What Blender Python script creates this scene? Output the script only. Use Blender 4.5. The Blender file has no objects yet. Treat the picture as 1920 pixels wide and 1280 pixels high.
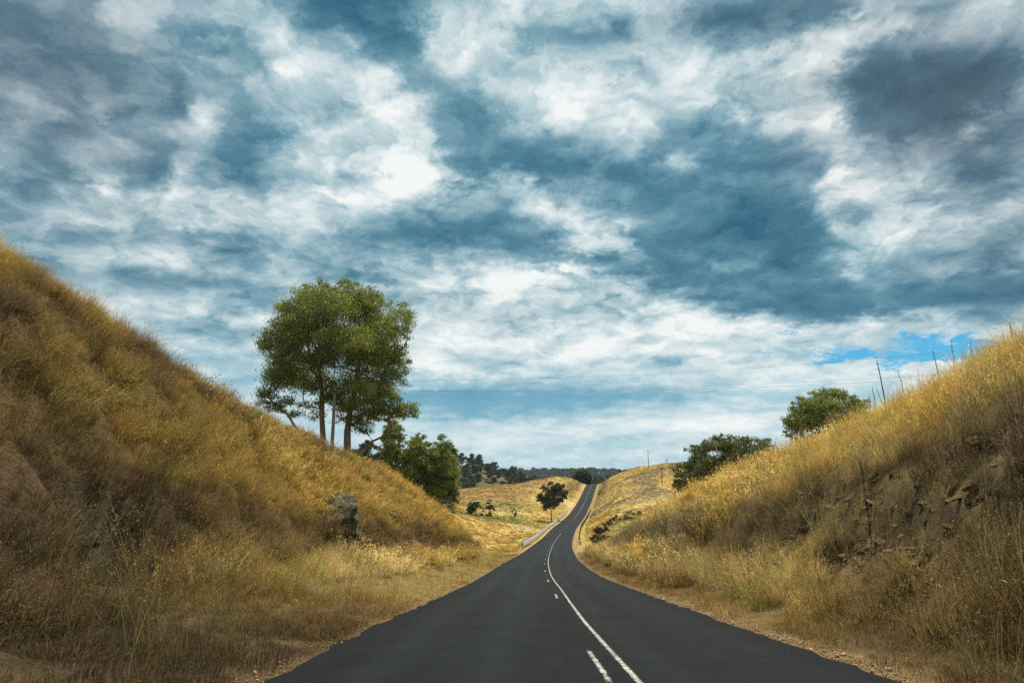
import bpy, math
import numpy as np
R = math.radians
scene = bpy.context.scene

# ------------------------------------------------------------------ camera
cam_data = bpy.data.cameras.new("camera")
cam_data.lens = 24.0
cam_data.sensor_width = 36.0
cam_data.clip_start = 0.05
cam_data.clip_end = 20000.0
cam = bpy.data.objects.new("camera", cam_data)
scene.collection.objects.link(cam)
cam.location = (0.0, 0.0, 0.0)          # about 1.3 m above the falling road
cam.rotation_euler = (R(90 + 11.18), 0.0, 0.0)
scene.camera = cam

# ------------------------------------------------------------------ exposure
scene.view_settings.view_transform = 'Standard'
scene.view_settings.look = 'None'
scene.view_settings.exposure = 0.32
scene.view_settings.gamma = 1.0
scene.view_settings.use_curve_mapping = False
scene.cycles.use_denoising = False
scene.cycles.max_bounces = 8
scene.cycles.diffuse_bounces = 4
scene.cycles.glossy_bounces = 2
scene.cycles.transmission_bounces = 4
scene.cycles.transparent_max_bounces = 8

# ------------------------------------------------------------------ sun
SUN_EL, SUN_AZ = 62.0, 25.0            # azimuth from +y (the way the road runs), to the right positive
sun_data = bpy.data.lights.new("sun", 'SUN')
sun_data.energy = 5.0
sun_data.angle = R(1.5)
sun_data.color = (1.0, 0.93, 0.80)
sun = bpy.data.objects.new("sun", sun_data)
scene.collection.objects.link(sun)
sun.rotation_euler = (R(SUN_EL - 90.0), 0.0, R(-SUN_AZ))

# ------------------------------------------------------------------ sky: Nishita blue under layered procedural cloud
# cloud cover, row by row up the sky: each row lists the elevation (degrees) and, for 62 azimuths from -40 to +40
# degrees, brightness of the cloud (two hex digits), how grey it is, and how open the gaps to blue sky are (one hex digit each)
CLOUD_ROWS = [
    (-2, '8b00 8b00 8b00 8b00 8b00 8b00 8b00 8b00 8b00 8b00 8b00 8b00 8b00 8b00 8b00 8b00 8b00 8b00 8b00 8b00 8b00 8b00 8b00 8b00 8b00 8b00 8b00 8b00 8b00 8b00 8b00 8b00 8b00 8b00 8b00 8b00 8b00 8b00 8b00 8b00 8b00 8b00 8b00 8b00 8b00 8b00 8b00 8b00 8b00 8b00 8b00 8b00 8b00 8b00 8b00 8b00 8b00 8b00 8b00 8b00 8b00 8b00'),
    (0.6, '8b00 8b00 8b00 8b00 8b00 8b00 8b00 8b00 8b00 8b00 8b00 8b00 8b00 8c00 8c00 8d00 8d00 8e00 8e00 8f00 9000 9000 9100 9200 9300 9300 9400 9500 9600 9600 9700 9700 9800 9800 9900 9900 9900 9900 9900 9900 9a00 9900 9900 9900 9800 9800 9700 9700 9600 9600 9500 9400 9400 9300 9200 9100 9000 9000 8f00 8e00 8e00 8d00'),
    (1.9, '8b00 8b00 8b00 8b00 8b00 8b00 8b00 8c00 8c00 8d00 8e00 8f00 9000 9100 9200 9400 9500 9700 9800 9a00 9b00 9d00 9e00 9f00 a100 a300 a400 a600 a800 a900 a900 a900 aa00 aa00 aa00 ab00 ab00 ae00 b600 be00 c100 bf00 b800 af00 aa00 a900 a900 a800 a700 a600 a500 a400 a200 a100 a000 9e00 9d00 9b00 9a00 9800 9700 9500'),
    (3.05, '8b00 8b00 8b00 8b00 8b00 8c00 8d00 8e00 8f00 9100 9200 9400 9500 9700 9900 9b00 9c00 9e00 a000 a200 a400 a600 a800 ab00 b000 b400 b900 bc00 be00 bf00 bf00 bd00 ba00 b400 ad00 a600 9f00 9a00 9700 9600 9b00 a300 ae00 b900 bf00 c000 be00 ba00 b500 b100 af00 ae00 ac00 ab00 a900 a800 a600 a400 a200 a000 9f00 9d00'),
    (4.2, '8b00 8b00 8b00 8b00 8c00 8d00 8e00 8f00 9000 9200 9300 9500 9700 9900 9b00 9d00 9f00 a100 a300 a500 a700 a900 ab00 ad00 ae00 b000 b100 b300 b400 b500 b600 b700 b700 b800 b800 b800 b800 ba00 c100 cb00 d500 dd00 e300 e500 e500 e300 dd00 d200 c400 b800 b200 b000 af00 ad00 ac00 aa00 a800 a600 a500 a300 a100 9f00'),
    (5.35, '8b00 8b00 8b00 8b00 8c00 8c00 8d00 8e00 9000 9100 9300 9500 9700 9900 9b00 9d00 9f00 a100 a400 a600 a600 a300 9b00 8b00 7500 6100 5300 4c00 4a00 4c00 4f00 5200 5500 5d00 6700 7500 8400 9200 a100 af00 bc00 c500 ca00 c800 c100 b400 a500 9900 9100 9000 9600 9f00 a600 a900 a800 a600 a400 a200 a000 9e00 9c00 9a00'),
    (6.5, '8c00 8d00 8e00 8e00 8f00 9000 9100 9200 9300 9400 9600 9700 9900 9b00 9c00 9e00 a000 a200 a400 a300 9a00 8900 6500 3f00 2900 2000 1d00 1c00 1d00 1e00 2000 2300 2400 2600 2900 2d00 3300 3b00 4700 5700 6c00 8000 9100 9e00 a700 ae00 b100 b000 ad00 ab00 a900 a700 a500 aa00 e000 de00 a600 9c00 9a00 9800 9600 9400'),
    (7.65, '9100 9200 9300 9400 9500 9600 9800 9900 9a00 9b00 9c00 9e00 9f00 9f00 9d00 9a00 9a00 9e00 a400 a800 a900 a900 a500 9c00 8f00 8400 7b00 7400 6f00 7000 6f00 6c00 6a00 6b00 6f00 7700 8200 9100 9f00 ab00 b200 b000 af00 b400 b700 bc00 c301 ca03 cf04 d105 d105 ce06 c807 c507 f106 f404 e503 9803 9601 9500 9300 9200'),
    (8.8, '9500 9700 9800 9900 9b00 9c00 9e00 9f00 9e00 9700 8d00 8300 7d00 7f00 8a00 9900 a400 ab00 ad00 ae00 af00 b100 b300 b800 cd00 de00 e300 e000 d400 c400 bf00 bc00 b700 b200 af00 ad00 ad00 ac00 9c00 8300 7c00 9400 c100 d200 ca01 ba01 b901 bb01 bd03 bf06 bf09 bc0c b70c b00c bb0d d90d da0e 9b0e 9907 9801 9700 9500'),
    (9.95, '9800 9a00 9b00 9d00 9f00 a000 a200 a800 b000 ba00 c000 c200 c400 bf00 b800 ad00 a700 a800 ad00 b400 b900 bd00 c100 c500 cc00 d500 da00 da00 d800 d800 d900 d900 d900 d700 d500 d500 d800 dc00 e100 e600 ea00 ec00 eb00 e801 e504 e006 d807 ce07 c107 b507 ac05 a803 a701 a504 a408 a20a a008 9f14 9d11 9b10 9a10 9810'),
    (11.1, '9900 9a00 9c00 9e00 9f00 a100 a400 a600 a500 a000 9500 8a00 8400 8400 8c00 9a00 aa00 b300 b700 b700 bb00 bf00 c400 c600 c400 c600 ce00 d600 db00 dd00 df00 e000 e000 df00 de00 de00 de00 e000 e300 e500 e800 ea00 ec00 ed00 ed00 ec00 ea03 e507 e108 d607 b903 a900 e000 a200 a300 9f00 8c10 6610 5020 5620 7320 9120'),
    (12.25, '9700 9810 9910 9b10 9d10 9e10 a210 a910 b210 bb00 c400 c800 ca00 ca00 c800 c200 bb00 b400 b100 b100 b300 b500 b800 ba00 ba00 c000 cb00 d600 dd00 e100 e300 e500 e600 e700 e700 e700 e700 e800 e900 eb00 ed00 ef00 f000 ef00 eb00 dd00 b600 7700 4300 2600 1d00 1b00 1a00 1a00 1b00 1c10 1c10 1b20 1b30 1d30 2d30 6b30'),
    (13.4, '9210 9410 9510 9610 9620 9220 8e10 8b10 8a10 8d10 9310 9a10 9d00 7700 5500 6400 9800 a700 a800 a900 aa00 ab00 ac00 b000 b500 bb00 bb00 b100 ac00 b600 c800 d700 dc00 e100 e600 eb00 ee00 f000 f000 f000 ef00 ed00 e400 bd00 6200 2a00 1e00 1b00 1b00 1a00 1a00 1a00 1a00 1a00 1b10 1d10 2120 2430 2840 3b40 6740 8c40'),
    (14.55, '8e20 8f20 8f20 8f20 8b20 8320 7820 6c20 6320 6320 6910 7710 8610 7f10 6f00 7b00 9700 9d00 9e00 9f00 a200 a800 af00 b500 bb00 bf00 c000 c000 bf00 be00 c000 c400 cf00 db00 e400 e900 eb00 eb00 e800 df00 c100 8500 4600 2600 1d00 1a00 1a00 1a00 1a00 1b00 1e00 2a00 4000 5700 6710 6d20 7030 7540 7d50 8550 8b50 8d50'),
    (15.7, '8b20 8b30 8d30 9230 9730 9d30 a830 b430 be30 c320 c520 c320 bf10 bb10 b710 b000 a900 a200 9d00 9e00 a700 b300 be00 c700 d000 d600 db00 e000 e400 e700 e700 e600 e400 e300 e300 e200 de00 d600 bc00 8300 4900 2d00 2400 2100 1f00 1d00 1c00 1c00 1d00 2300 3700 5900 7c00 8e00 8610 7620 6d40 6b50 6e60 7660 8160 8960'),
    (16.85, '8b30 8e30 9440 9840 9840 9440 9140 9140 9230 9330 9230 9120 8f20 8a10 8810 8b00 9200 9c00 a500 ac00 ad00 a900 a300 a100 a800 b400 c500 d500 de00 e300 e500 e600 e400 de00 cf00 b100 8300 5500 3600 2600 2200 2200 2600 2e00 6800 4c00 3300 2c00 2d00 3800 5b00 9600 ba00 c510 be20 a530 9c40 7f60 8260 8770 8970 8a70'),
    (18, '8b40 9140 9a40 9e40 9d40 9640 8840 7640 6440 5430 4a30 4c30 5a20 6f20 8310 8d10 8c00 8a00 8a00 8900 8500 7f00 7900 7400 7400 7800 7e00 8100 7f00 7700 6b00 5d00 5000 3f00 3300 2e00 2900 2700 6100 3400 3300 3500 3100 2a00 2500 2300 2100 2000 2400 3000 5700 a200 cb00 d710 d520 c640 b550 a960 b670 b670 a070 8c70'),
    (19.15, '8a50 8650 7b50 7950 8650 8f50 8d50 9640 ae40 c640 c230 b730 bb20 be20 b710 ab10 a200 9700 8900 7900 6400 4d00 3d00 3400 3000 2f00 2e00 2d00 2b00 2a00 2c00 2a00 3c00 6700 9e00 ce00 cf00 b100 c800 5400 3e00 3600 2b00 2300 2000 1f00 1f00 2300 2300 3000 5f00 b610 ca10 d120 d230 cb50 b360 8a80 7580 7780 8180 8a80'),
    (20.6, '8260 6c70 5570 5370 6b70 b160 c960 7450 7650 c940 d330 d230 d220 cf20 c510 b110 9e00 9e00 a500 a300 9300 8200 7100 6000 5500 5400 5800 5800 4400 3400 3400 3b00 7300 d400 ed00 f000 ee00 d600 8f00 5f00 4400 3400 2b00 2600 2500 2500 2600 2a00 2f10 4110 9f20 e720 e830 d740 c850 ba70 9980 5090 32a0 34a0 4990 7890'),
    (22.2, '8380 7090 6490 6890 7b90 8980 6880 3e70 4560 ab50 df40 ca30 8f20 9920 b310 b110 a500 9e00 a800 b200 b600 c500 d000 c300 a600 a700 b600 b400 9800 6f00 7100 b900 e700 f000 ef00 e000 b700 7500 4500 2e00 2600 2400 2600 3300 3c00 2e00 2600 2910 3c20 4d20 7630 df40 e650 d860 c670 9c90 91a0 87b0 75c0 6dc0 78b0 88a0'),
    (23.8, '8aa0 86b0 6db0 5ab0 66a0 8ea0 8890 5a80 6f70 8b50 9240 7430 4820 4910 6f10 8300 9d00 b000 a900 7600 5a00 7300 a600 bf00 d600 e100 e400 dc00 ba00 8c00 a900 cd00 c900 af00 9800 8800 7800 6100 4c00 3d00 3600 3100 2d00 2b00 2800 2400 2310 2420 2b30 3a40 5850 c060 d270 9d80 9190 7fb0 80c0 80d0 c7d0 a8d0 8ac0 8bb0'),
    (25.4, '8bb0 88c0 6ec0 59c0 61b0 77b0 57a0 7f80 8670 8c60 9440 7b30 6920 6710 7100 9400 c100 d500 d700 cf00 c100 c900 e300 e800 e400 c800 7d00 4700 2e00 2a00 2900 2a00 2d00 3000 3800 4900 5500 5600 5600 5400 5500 7c00 7c00 4000 2e00 2b10 3620 3c30 4a40 7150 9170 9980 7990 4990 36b0 24c0 1ed0 1fe0 29e0 38d0 57c0 82b0'),
    (27, '76c0 6dc0 70c0 76c0 79c0 66b0 5ca0 7490 5670 8060 c140 9c30 6e20 7210 8a00 9b00 b900 cd00 d400 da00 d900 dd00 e900 e900 da00 9200 3f00 2700 2100 2000 2200 2700 3700 4f00 7100 9700 a700 a900 a600 9c00 8d00 7d00 7300 6f00 6c00 6d10 7a20 a530 bd50 db60 dd70 cc90 5790 20a0 1eb0 1cc0 1bc0 1cd0 22d0 24d0 2ac0 5da0'),
    (28.6, '44c0 3fc0 48c0 57c0 5ab0 59a0 6e90 7980 6d70 7d60 9d40 a330 9720 aa10 a000 8c00 9200 9b00 ad00 ce00 e400 eb00 e800 d700 ac00 6800 3700 2800 2600 2c00 3d00 6300 9300 be00 da00 e000 de00 df00 e000 dc00 d400 bc00 b400 bc00 bf00 c610 cb20 d630 e050 e460 da70 a790 3ea0 21a0 1eb0 1cb0 1fb0 37c0 68c0 7ab0 7fa0 8a90'),
    (30.2, '3bb0 3cb0 4cb0 61b0 6bb0 7ba0 8a90 8b80 8c60 8f50 8e40 9530 bb20 bb10 9500 9600 a700 ba00 d400 e800 ef00 ee00 e900 d600 a500 5000 2e00 2a00 3600 5400 7400 8c00 a600 d900 ec00 ee00 e700 de00 e100 e500 e900 eb00 ea00 e900 e900 eb10 eb20 e730 e540 ea50 ea70 dd80 c290 7390 45a0 4aa0 61a0 72a0 85a0 9b90 9c80 9270'),
    (31.8, '5cb0 63b0 72a0 5ca0 4ca0 6190 8880 9670 a360 a640 a330 bf20 cb10 bc10 c900 de00 e500 e800 eb00 ed00 ec00 e300 c000 6500 4e00 5500 5000 6500 8800 9d00 aa00 ac00 b300 d700 e900 eb00 e200 d900 de00 e300 e800 ea00 ea00 ea00 eb00 ed00 ec10 e620 d730 cb40 c550 bf60 d170 e180 d280 d680 c980 9f80 8b80 8b70 8b60 8b50'),
    (33.4, '8890 8990 8b90 8580 7f80 8670 9160 9f50 a640 a230 b620 c610 c110 da00 e900 eb00 e800 e100 d500 ab00 7400 6100 4100 3900 5100 7800 8d00 a800 c100 c500 c100 bc00 ae00 ad00 b100 ae00 a900 b200 b700 be10 c610 ca10 c620 b520 9a20 8630 7c30 7140 6a50 5860 4160 3970 4070 5e70 8570 8d70 9f70 a260 8f60 8b50 8b40 8b30'),
    (35, '8b70 8b70 8b70 8b60 8b60 8b50 8b50 8e40 8e30 9820 bb10 bd10 bf00 cd00 cd00 c000 a800 7d00 4600 2d00 2900 2c00 3000 4400 8700 b000 c300 d400 dd00 d900 cb00 b900 9900 8000 6d00 6800 6a10 6b10 4720 7920 b630 ba40 ac50 7950 4260 3460 3760 3c70 3c70 3d80 3e80 4480 5480 6f80 8680 8b70 8b60 8b50 8b40 8b30 8b20 8b20'),
    (36.6, '8b40 8b40 8b40 8b40 8b40 8b30 8b30 8b20 8b10 9910 9a00 8e00 8f00 8f00 8b00 6c00 3f00 3100 3400 4600 6900 7900 7b00 8900 9b00 b600 c700 d200 dc00 dd00 d900 d200 c800 c800 c900 c800 c500 bd00 9f00 aa00 b710 b510 ad10 9a10 8220 7a20 7b20 7a20 7a20 7c20 8020 8520 8820 8a20 8b20 8b20 8b20 8b20 8b10 8b10 8b10 8b00'),
    (38.2, '8b20 8b20 8b20 8b20 8b20 8b10 8b10 8b10 8b00 8c00 8b00 8b00 8b00 8b00 8400 7600 8000 8700 8900 8b00 8b00 8b00 8b00 8b00 8e00 9a00 a500 aa00 b200 b800 ba00 b300 ae00 b300 b600 b600 b200 aa00 a100 9800 9400 9100 8f00 8c00 8b00 8b00 8b00 8b00 8b00 8b00 8b00 8b00 8b00 8b00 8b00 8b00 8b00 8b00 8b00 8b00 8b00 8b00'),
    (39.8, '8b00 8b00 8b00 8b00 8b00 8b00 8b00 8b00 8b00 8b00 8b00 8b00 8b00 8b00 8b00 8b00 8b00 8b00 8b00 8b00 8b00 8b00 8b00 8b00 8b00 8b00 8c00 8c00 8c00 8e00 8e00 8b00 8b00 8b00 8b00 8b00 8b00 8b00 8b00 8b00 8b00 8b00 8b00 8b00 8b00 8b00 8b00 8b00 8b00 8b00 8b00 8b00 8b00 8b00 8b00 8b00 8b00 8b00 8b00 8b00 8b00 8b00'),
    (41.4, '8b00 8b00 8b00 8b00 8b00 8b00 8b00 8b00 8b00 8b00 8b00 8b00 8b00 8b00 8b00 8b00 8b00 8b00 8b00 8b00 8b00 8b00 8b00 8b00 8b00 8b00 8b00 8b00 8b00 8b00 8b00 8b00 8b00 8b00 8b00 8b00 8b00 8b00 8b00 8b00 8b00 8b00 8b00 8b00 8b00 8b00 8b00 8b00 8b00 8b00 8b00 8b00 8b00 8b00 8b00 8b00 8b00 8b00 8b00 8b00 8b00 8b00'),
]

def build_world():
    w = bpy.data.worlds.new("World")
    scene.world = w
    w.use_nodes = True
    nt = w.node_tree
    nt.nodes.clear()
    w.cycles.sampling_method = 'MANUAL'
    w.cycles.sample_map_resolution = 512
    N, L = nt.nodes.new, nt.links.new

    def val(sock, v):
        if hasattr(v, 'is_linked') or isinstance(v, bpy.types.NodeSocket):
            L(v, sock)
        else:
            sock.default_value = v

    def m(op, a, b=0.0, c=None, clamp=False):
        n = N('ShaderNodeMath'); n.operation = op; n.use_clamp = clamp
        val(n.inputs[0], a); val(n.inputs[1], b)
        if c is not None: val(n.inputs[2], c)
        return n.outputs[0]

    def vm(op, a, b=None, s=None):
        n = N('ShaderNodeVectorMath'); n.operation = op
        val(n.inputs[0], a)
        if b is not None: val(n.inputs[1], b)
        if s is not None: val(n.inputs['Scale'], s)
        return n.outputs[0]

    def comb(x, y, z=0.0):
        n = N('ShaderNodeCombineXYZ'); val(n.inputs[0], x); val(n.inputs[1], y); val(n.inputs[2], z)
        return n.outputs[0]

    def noise(v, scale, detail, rough, dist=0.0, lac=2.0):
        n = N('ShaderNodeTexNoise'); n.noise_dimensions = '2D'
        L(v, n.inputs['Vector'])
        n.inputs['Scale'].default_value = scale; n.inputs['Detail'].default_value = detail
        n.inputs['Roughness'].default_value = rough; n.inputs['Distortion'].default_value = dist
        n.inputs['Lacunarity'].default_value = lac
        return n.outputs['Fac'] if 'Fac' in n.outputs else n.outputs[0], n.outputs['Color']

    def sm(v, a, b, lo=0.0, hi=1.0):
        n = N('ShaderNodeMapRange'); n.interpolation_type = 'SMOOTHSTEP'
        val(n.inputs[0], v); n.inputs[1].default_value = a; n.inputs[2].default_value = b
        n.inputs[3].default_value = lo; n.inputs[4].default_value = hi
        return n.outputs[0]

    def mixc(f, a, b):
        n = N('ShaderNodeMix'); n.data_type = 'RGBA'
        val(n.inputs[0], f); val(n.inputs[6], a); val(n.inputs[7], b)
        return n.outputs[2]

    tc = N('ShaderNodeTexCoord')
    d = tc.outputs['Generated']
    sep = N('ShaderNodeSeparateXYZ'); L(d, sep.inputs[0])
    x, y, z = sep.outputs
    az = m('ARCTAN2', x, y)
    el = m('ARCSINE', z)
    zc = m('ADD', m('MAXIMUM', z, 0.0), 0.26)
    P = comb(m('DIVIDE', x, zc), m('DIVIDE', y, zc), 0.0)

    # ragged edges: the layout is looked up through two sizes of turbulence
    _, c1 = noise(P, 1.1, 3.0, 0.5)
    _, c2 = noise(P, 8.0, 6.0, 0.66)
    w1 = vm('SUBTRACT', c1, (0.5, 0.5, 0.5))
    w2 = vm('SUBTRACT', c2, (0.5, 0.5, 0.5))
    wsum = vm('ADD', vm('SCALE', w1, s=0.04), vm('SCALE', w2, s=0.13))
    ew = m('ADD', m('MULTIPLY', m('MAXIMUM', el, 0.0), 0.8), 0.18)   # calmer towards the horizon
    ws = N('ShaderNodeSeparateXYZ'); L(wsum, ws.inputs[0])
    A = comb(m('ADD', az, m('MULTIPLY', ws.outputs[0], m('ADD', ew, 0.35))), m('ADD', el, m('MULTIPLY', ws.outputs[1], ew)), 0.0)

    # the layout rows, blended one above the other
    asep = N('ShaderNodeSeparateXYZ'); L(A, asep.inputs[0])
    u = m('MULTIPLY_ADD', asep.outputs[0], 1.0 / R(80.0), 0.5)
    # a ramp holds 32 stops, so each row is two ramps that share their middle cells
    ul = m('DIVIDE', m('MULTIPLY', u, 61.0), 31.0, clamp=True)
    ur = m('DIVIDE', m('SUBTRACT', m('MULTIPLY', u, 61.0), 30.0), 31.0, clamp=True)
    side = sm(m('MULTIPLY', u, 61.0), 30.2, 30.8)
    def ramp_of(fac, cells):
        cr = N('ShaderNodeValToRGB'); L(fac, cr.inputs[0])
        cr.color_ramp.interpolation = 'CARDINAL'
        els = cr.color_ramp.elements
        for i, cell in enumerate(cells):
            c = (int(cell[:2], 16) / 255.0, int(cell[2], 16) / 15.0, int(cell[3], 16) / 15.0, 1.0)
            if i == 0: e = els[0]; e.position = 0.0
            elif i == len(cells) - 1: e = els[len(els) - 1]; e.position = 1.0
            else: e = els.new(i / (len(cells) - 1))
            e.color = c
        return cr.outputs[0]
    acc = None
    prev = None
    for (e_deg, row) in CLOUD_ROWS:
        cells = row.split()
        rowc = mixc(side, ramp_of(ul, cells[:32]), ramp_of(ur, cells[30:]))
        acc = rowc if acc is None else mixc(sm(asep.outputs[1], R(prev), R(e_deg)), acc, rowc)
        prev = e_deg
    lsep = N('ShaderNodeSeparateColor'); L(acc, lsep.inputs[0])
    lay, gm, gap = lsep.outputs[0], lsep.outputs[1], lsep.outputs[2]
    # billows: fine relief lit from above and behind
    Pw = vm('ADD', P, vm('SCALE', w2, s=0.12))
    n1, _ = noise(Pw, 2.6, 9.0, 0.58, 0.25)
    n1b, _ = noise(vm('ADD', Pw, (0.05, 0.13, 0.0)), 2.6, 9.0, 0.58, 0.25)
    n2, _ = noise(Pw, 7.0, 7.0, 0.6, 0.4)
    relief = m('SUBTRACT', n1, n1b)
    n2b, _ = noise(vm('ADD', Pw, (0.02, 0.05, 0.0)), 7.0, 7.0, 0.6, 0.4)
    relief2 = m('SUBTRACT', n2, n2b)
    low = sm(el, 0.02, 0.32, 0.38, 1.0)
    soft = m('MULTIPLY', low, m('MULTIPLY_ADD', lay, 0.8, 0.30))
    b = m('MULTIPLY_ADD', m('MULTIPLY', m('SUBTRACT', n1, 0.5), soft), 0.26, lay)
    b = m('MULTIPLY_ADD', m('MULTIPLY', relief, soft), 1.25, b)
    b = m('MULTIPLY_ADD', m('MULTIPLY', m('SUBTRACT', n2, 0.5), soft), 0.14, b)
    b = m('MULTIPLY_ADD', m('MULTIPLY', relief2, soft), 0.75, b)

    vo = N('ShaderNodeTexVoronoi'); vo.voronoi_dimensions = '2D'; vo.feature = 'SMOOTH_F1'
    L(vm('ADD', P, vm('SCALE', w2, s=0.10)), vo.inputs['Vector'])
    vo.inputs['Scale'].default_value = 4.6; vo.inputs['Detail'].default_value = 4.0; vo.inputs['Roughness'].default_value = 0.60; vo.inputs['Smoothness'].default_value = 0.25
    soft = m('MULTIPLY', low, m('MULTIPLY_ADD', lay, 0.8, 0.30))
    puff = m('MULTIPLY', m('SUBTRACT', 0.55, vo.outputs['Distance']), soft)
    b = m('MULTIPLY_ADD', puff, 0.41, b)
    b = m('MULTIPLY_ADD', b, 0.92, 0.125)
    cr = N('ShaderNodeValToRGB')
    L(b, cr.inputs[0])
    el_ = cr.color_ramp.elements
    stops = [(0.0, (0.026, 0.115, 0.195)), (0.22, (0.080, 0.215, 0.305)), (0.42, (0.200, 0.365, 0.445)),
             (0.62, (0.420, 0.565, 0.615)), (0.80, (0.650, 0.745, 0.765)), (1.0, (0.880, 0.910, 0.900))]
    el_[0].position = 0.0; el_[0].color = (*stops[0][1], 1)
    el_[1].position = 1.0; el_[1].color = (*stops[-1][1], 1)
    for p_, c_ in stops[1:-1]:
        e_ = el_.new(p_); e_.color = (*c_, 1)
    crl = N('ShaderNodeValToRGB')                      # low cloud, seen through more air: paler and more cyan
    L(b, crl.inputs[0])
    e3 = crl.color_ramp.elements
    st3 = [(0.0, (0.090, 0.300, 0.470)), (0.35, (0.200, 0.430, 0.560)), (0.6, (0.430, 0.620, 0.690)), (0.8, (0.690, 0.790, 0.810)), (1.0, (0.900, 0.925, 0.910))]
    e3[0].position = 0.0; e3[0].color = (*st3[0][1], 1)
    e3[1].position = 1.0; e3[1].color = (*st3[-1][1], 1)
    for p_, c_ in st3[1:-1]:
        e_ = e3.new(p_); e_.color = (*c_, 1)
    cr2 = N('ShaderNodeValToRGB')
    L(b, cr2.inputs[0])
    e2 = cr2.color_ramp.elements
    st2 = [(0.0, (0.052, 0.088, 0.122)), (0.3, (0.100, 0.158, 0.210)), (0.55, (0.235, 0.300, 0.350)), (0.8, (0.50, 0.56, 0.59)), (1.0, (0.78, 0.81, 0.81))]
    e2[0].position = 0.0; e2[0].color = (*st2[0][1], 1)
    e2[1].position = 1.0; e2[1].color = (*st2[-1][1], 1)
    for p_, c_ in st2[1:-1]:
        e_ = e2.new(p_); e_.color = (*c_, 1)
    cloud = mixc(gm, mixc(sm(el, 0.10, 0.22), crl.outputs[0], cr.outputs[0]), cr2.outputs[0])

    sky = N('ShaderNodeTexSky'); sky.sky_type = 'NISHITA'; sky.sun_disc = False
    sky.sun_elevation = R(SUN_EL); sky.sun_rotation = R(SUN_AZ)
    sky.air_density = 1.0; sky.dust_density = 0.3; sky.ozone_density = 2.0
    Pg = comb(x, m('MULTIPLY', z, 4.0))
    ng, _ = noise(vm('ADD', Pg, vm('SCALE', w2, s=0.16)), 12.0, 8.0, 0.66, 0.3)
    gapm = sm(m('MULTIPLY_ADD', m('SUBTRACT', ng, 0.5), 1.9, gap), 0.36, 0.72)
    bg = N('ShaderNodeBackground'); bg.inputs['Strength'].default_value = 0.1
    cl10 = vm('SCALE', cloud, s=8.2)
    skyb = vm('MULTIPLY', sky.outputs[0], (0.19, 0.64, 0.78))
    L(mixc(gapm, cl10, skyb), bg.inputs[0])
    out = N('ShaderNodeOutputWorld')
    L(bg.outputs[0], out.inputs[0])
build_world()
# === SKY END

# ================================================================== helpers
rng = np.random.default_rng(11)
COL = scene.collection

def tag(o, label=None, cat=None, group=None, kind=None):
    if label: o['label'] = label
    if cat: o['category'] = cat
    if group: o['group'] = group
    if kind: o['kind'] = kind
    return o

def make_mesh(name, V, faces):
    """faces: list of (n,k) index arrays, k = 3 or 4"""
    me = bpy.data.meshes.new(name)
    V = np.asarray(V, dtype=np.float32)
    me.vertices.add(len(V)); me.vertices.foreach_set('co', V.ravel())
    faces = [np.asarray(f, dtype=np.int32) for f in faces if len(f)]
    if faces:
        loops = np.concatenate([f.ravel() for f in faces])
        tot = np.concatenate([np.full(len(f), f.shape[1], dtype=np.int32) for f in faces])
        start = np.concatenate([[0], np.cumsum(tot)[:-1]]).astype(np.int32)
        me.loops.add(len(loops)); me.loops.foreach_set('vertex_index', loops)
        me.polygons.add(len(tot)); me.polygons.foreach_set('loop_start', start)
        me.update(calc_edges=True)
        me.validate()
    return me

def add_attr(me, name, data, dom='POINT', typ='FLOAT_COLOR'):
    a = me.attributes.new(name, typ, dom)
    if typ == 'FLOAT_COLOR':
        d = np.ones((len(data), 4), dtype=np.float32); d[:, :3] = data
        a.data.foreach_set('color', d.ravel())
    elif typ == 'FLOAT_VECTOR':
        a.data.foreach_set('vector', np.asarray(data, dtype=np.float32).ravel())
    else:
        a.data.foreach_set('value', np.asarray(data).ravel())

def link(name, me, mat=None, parent=None, smooth=False, loc=None):
    o = bpy.data.objects.new(name, me)
    COL.objects.link(o)
    if mat is not None and len(me.materials) == 0: me.materials.append(mat)
    if smooth: me.polygons.foreach_set('use_smooth', np.ones(len(me.polygons), dtype=bool))
    if parent is not None: o.parent = parent
    if loc is not None: o.location = loc
    return o

def empty(name, loc):
    o = bpy.data.objects.new(name, None); COL.objects.link(o); o.location = loc
    o.empty_display_size = 0.3
    return o

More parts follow.
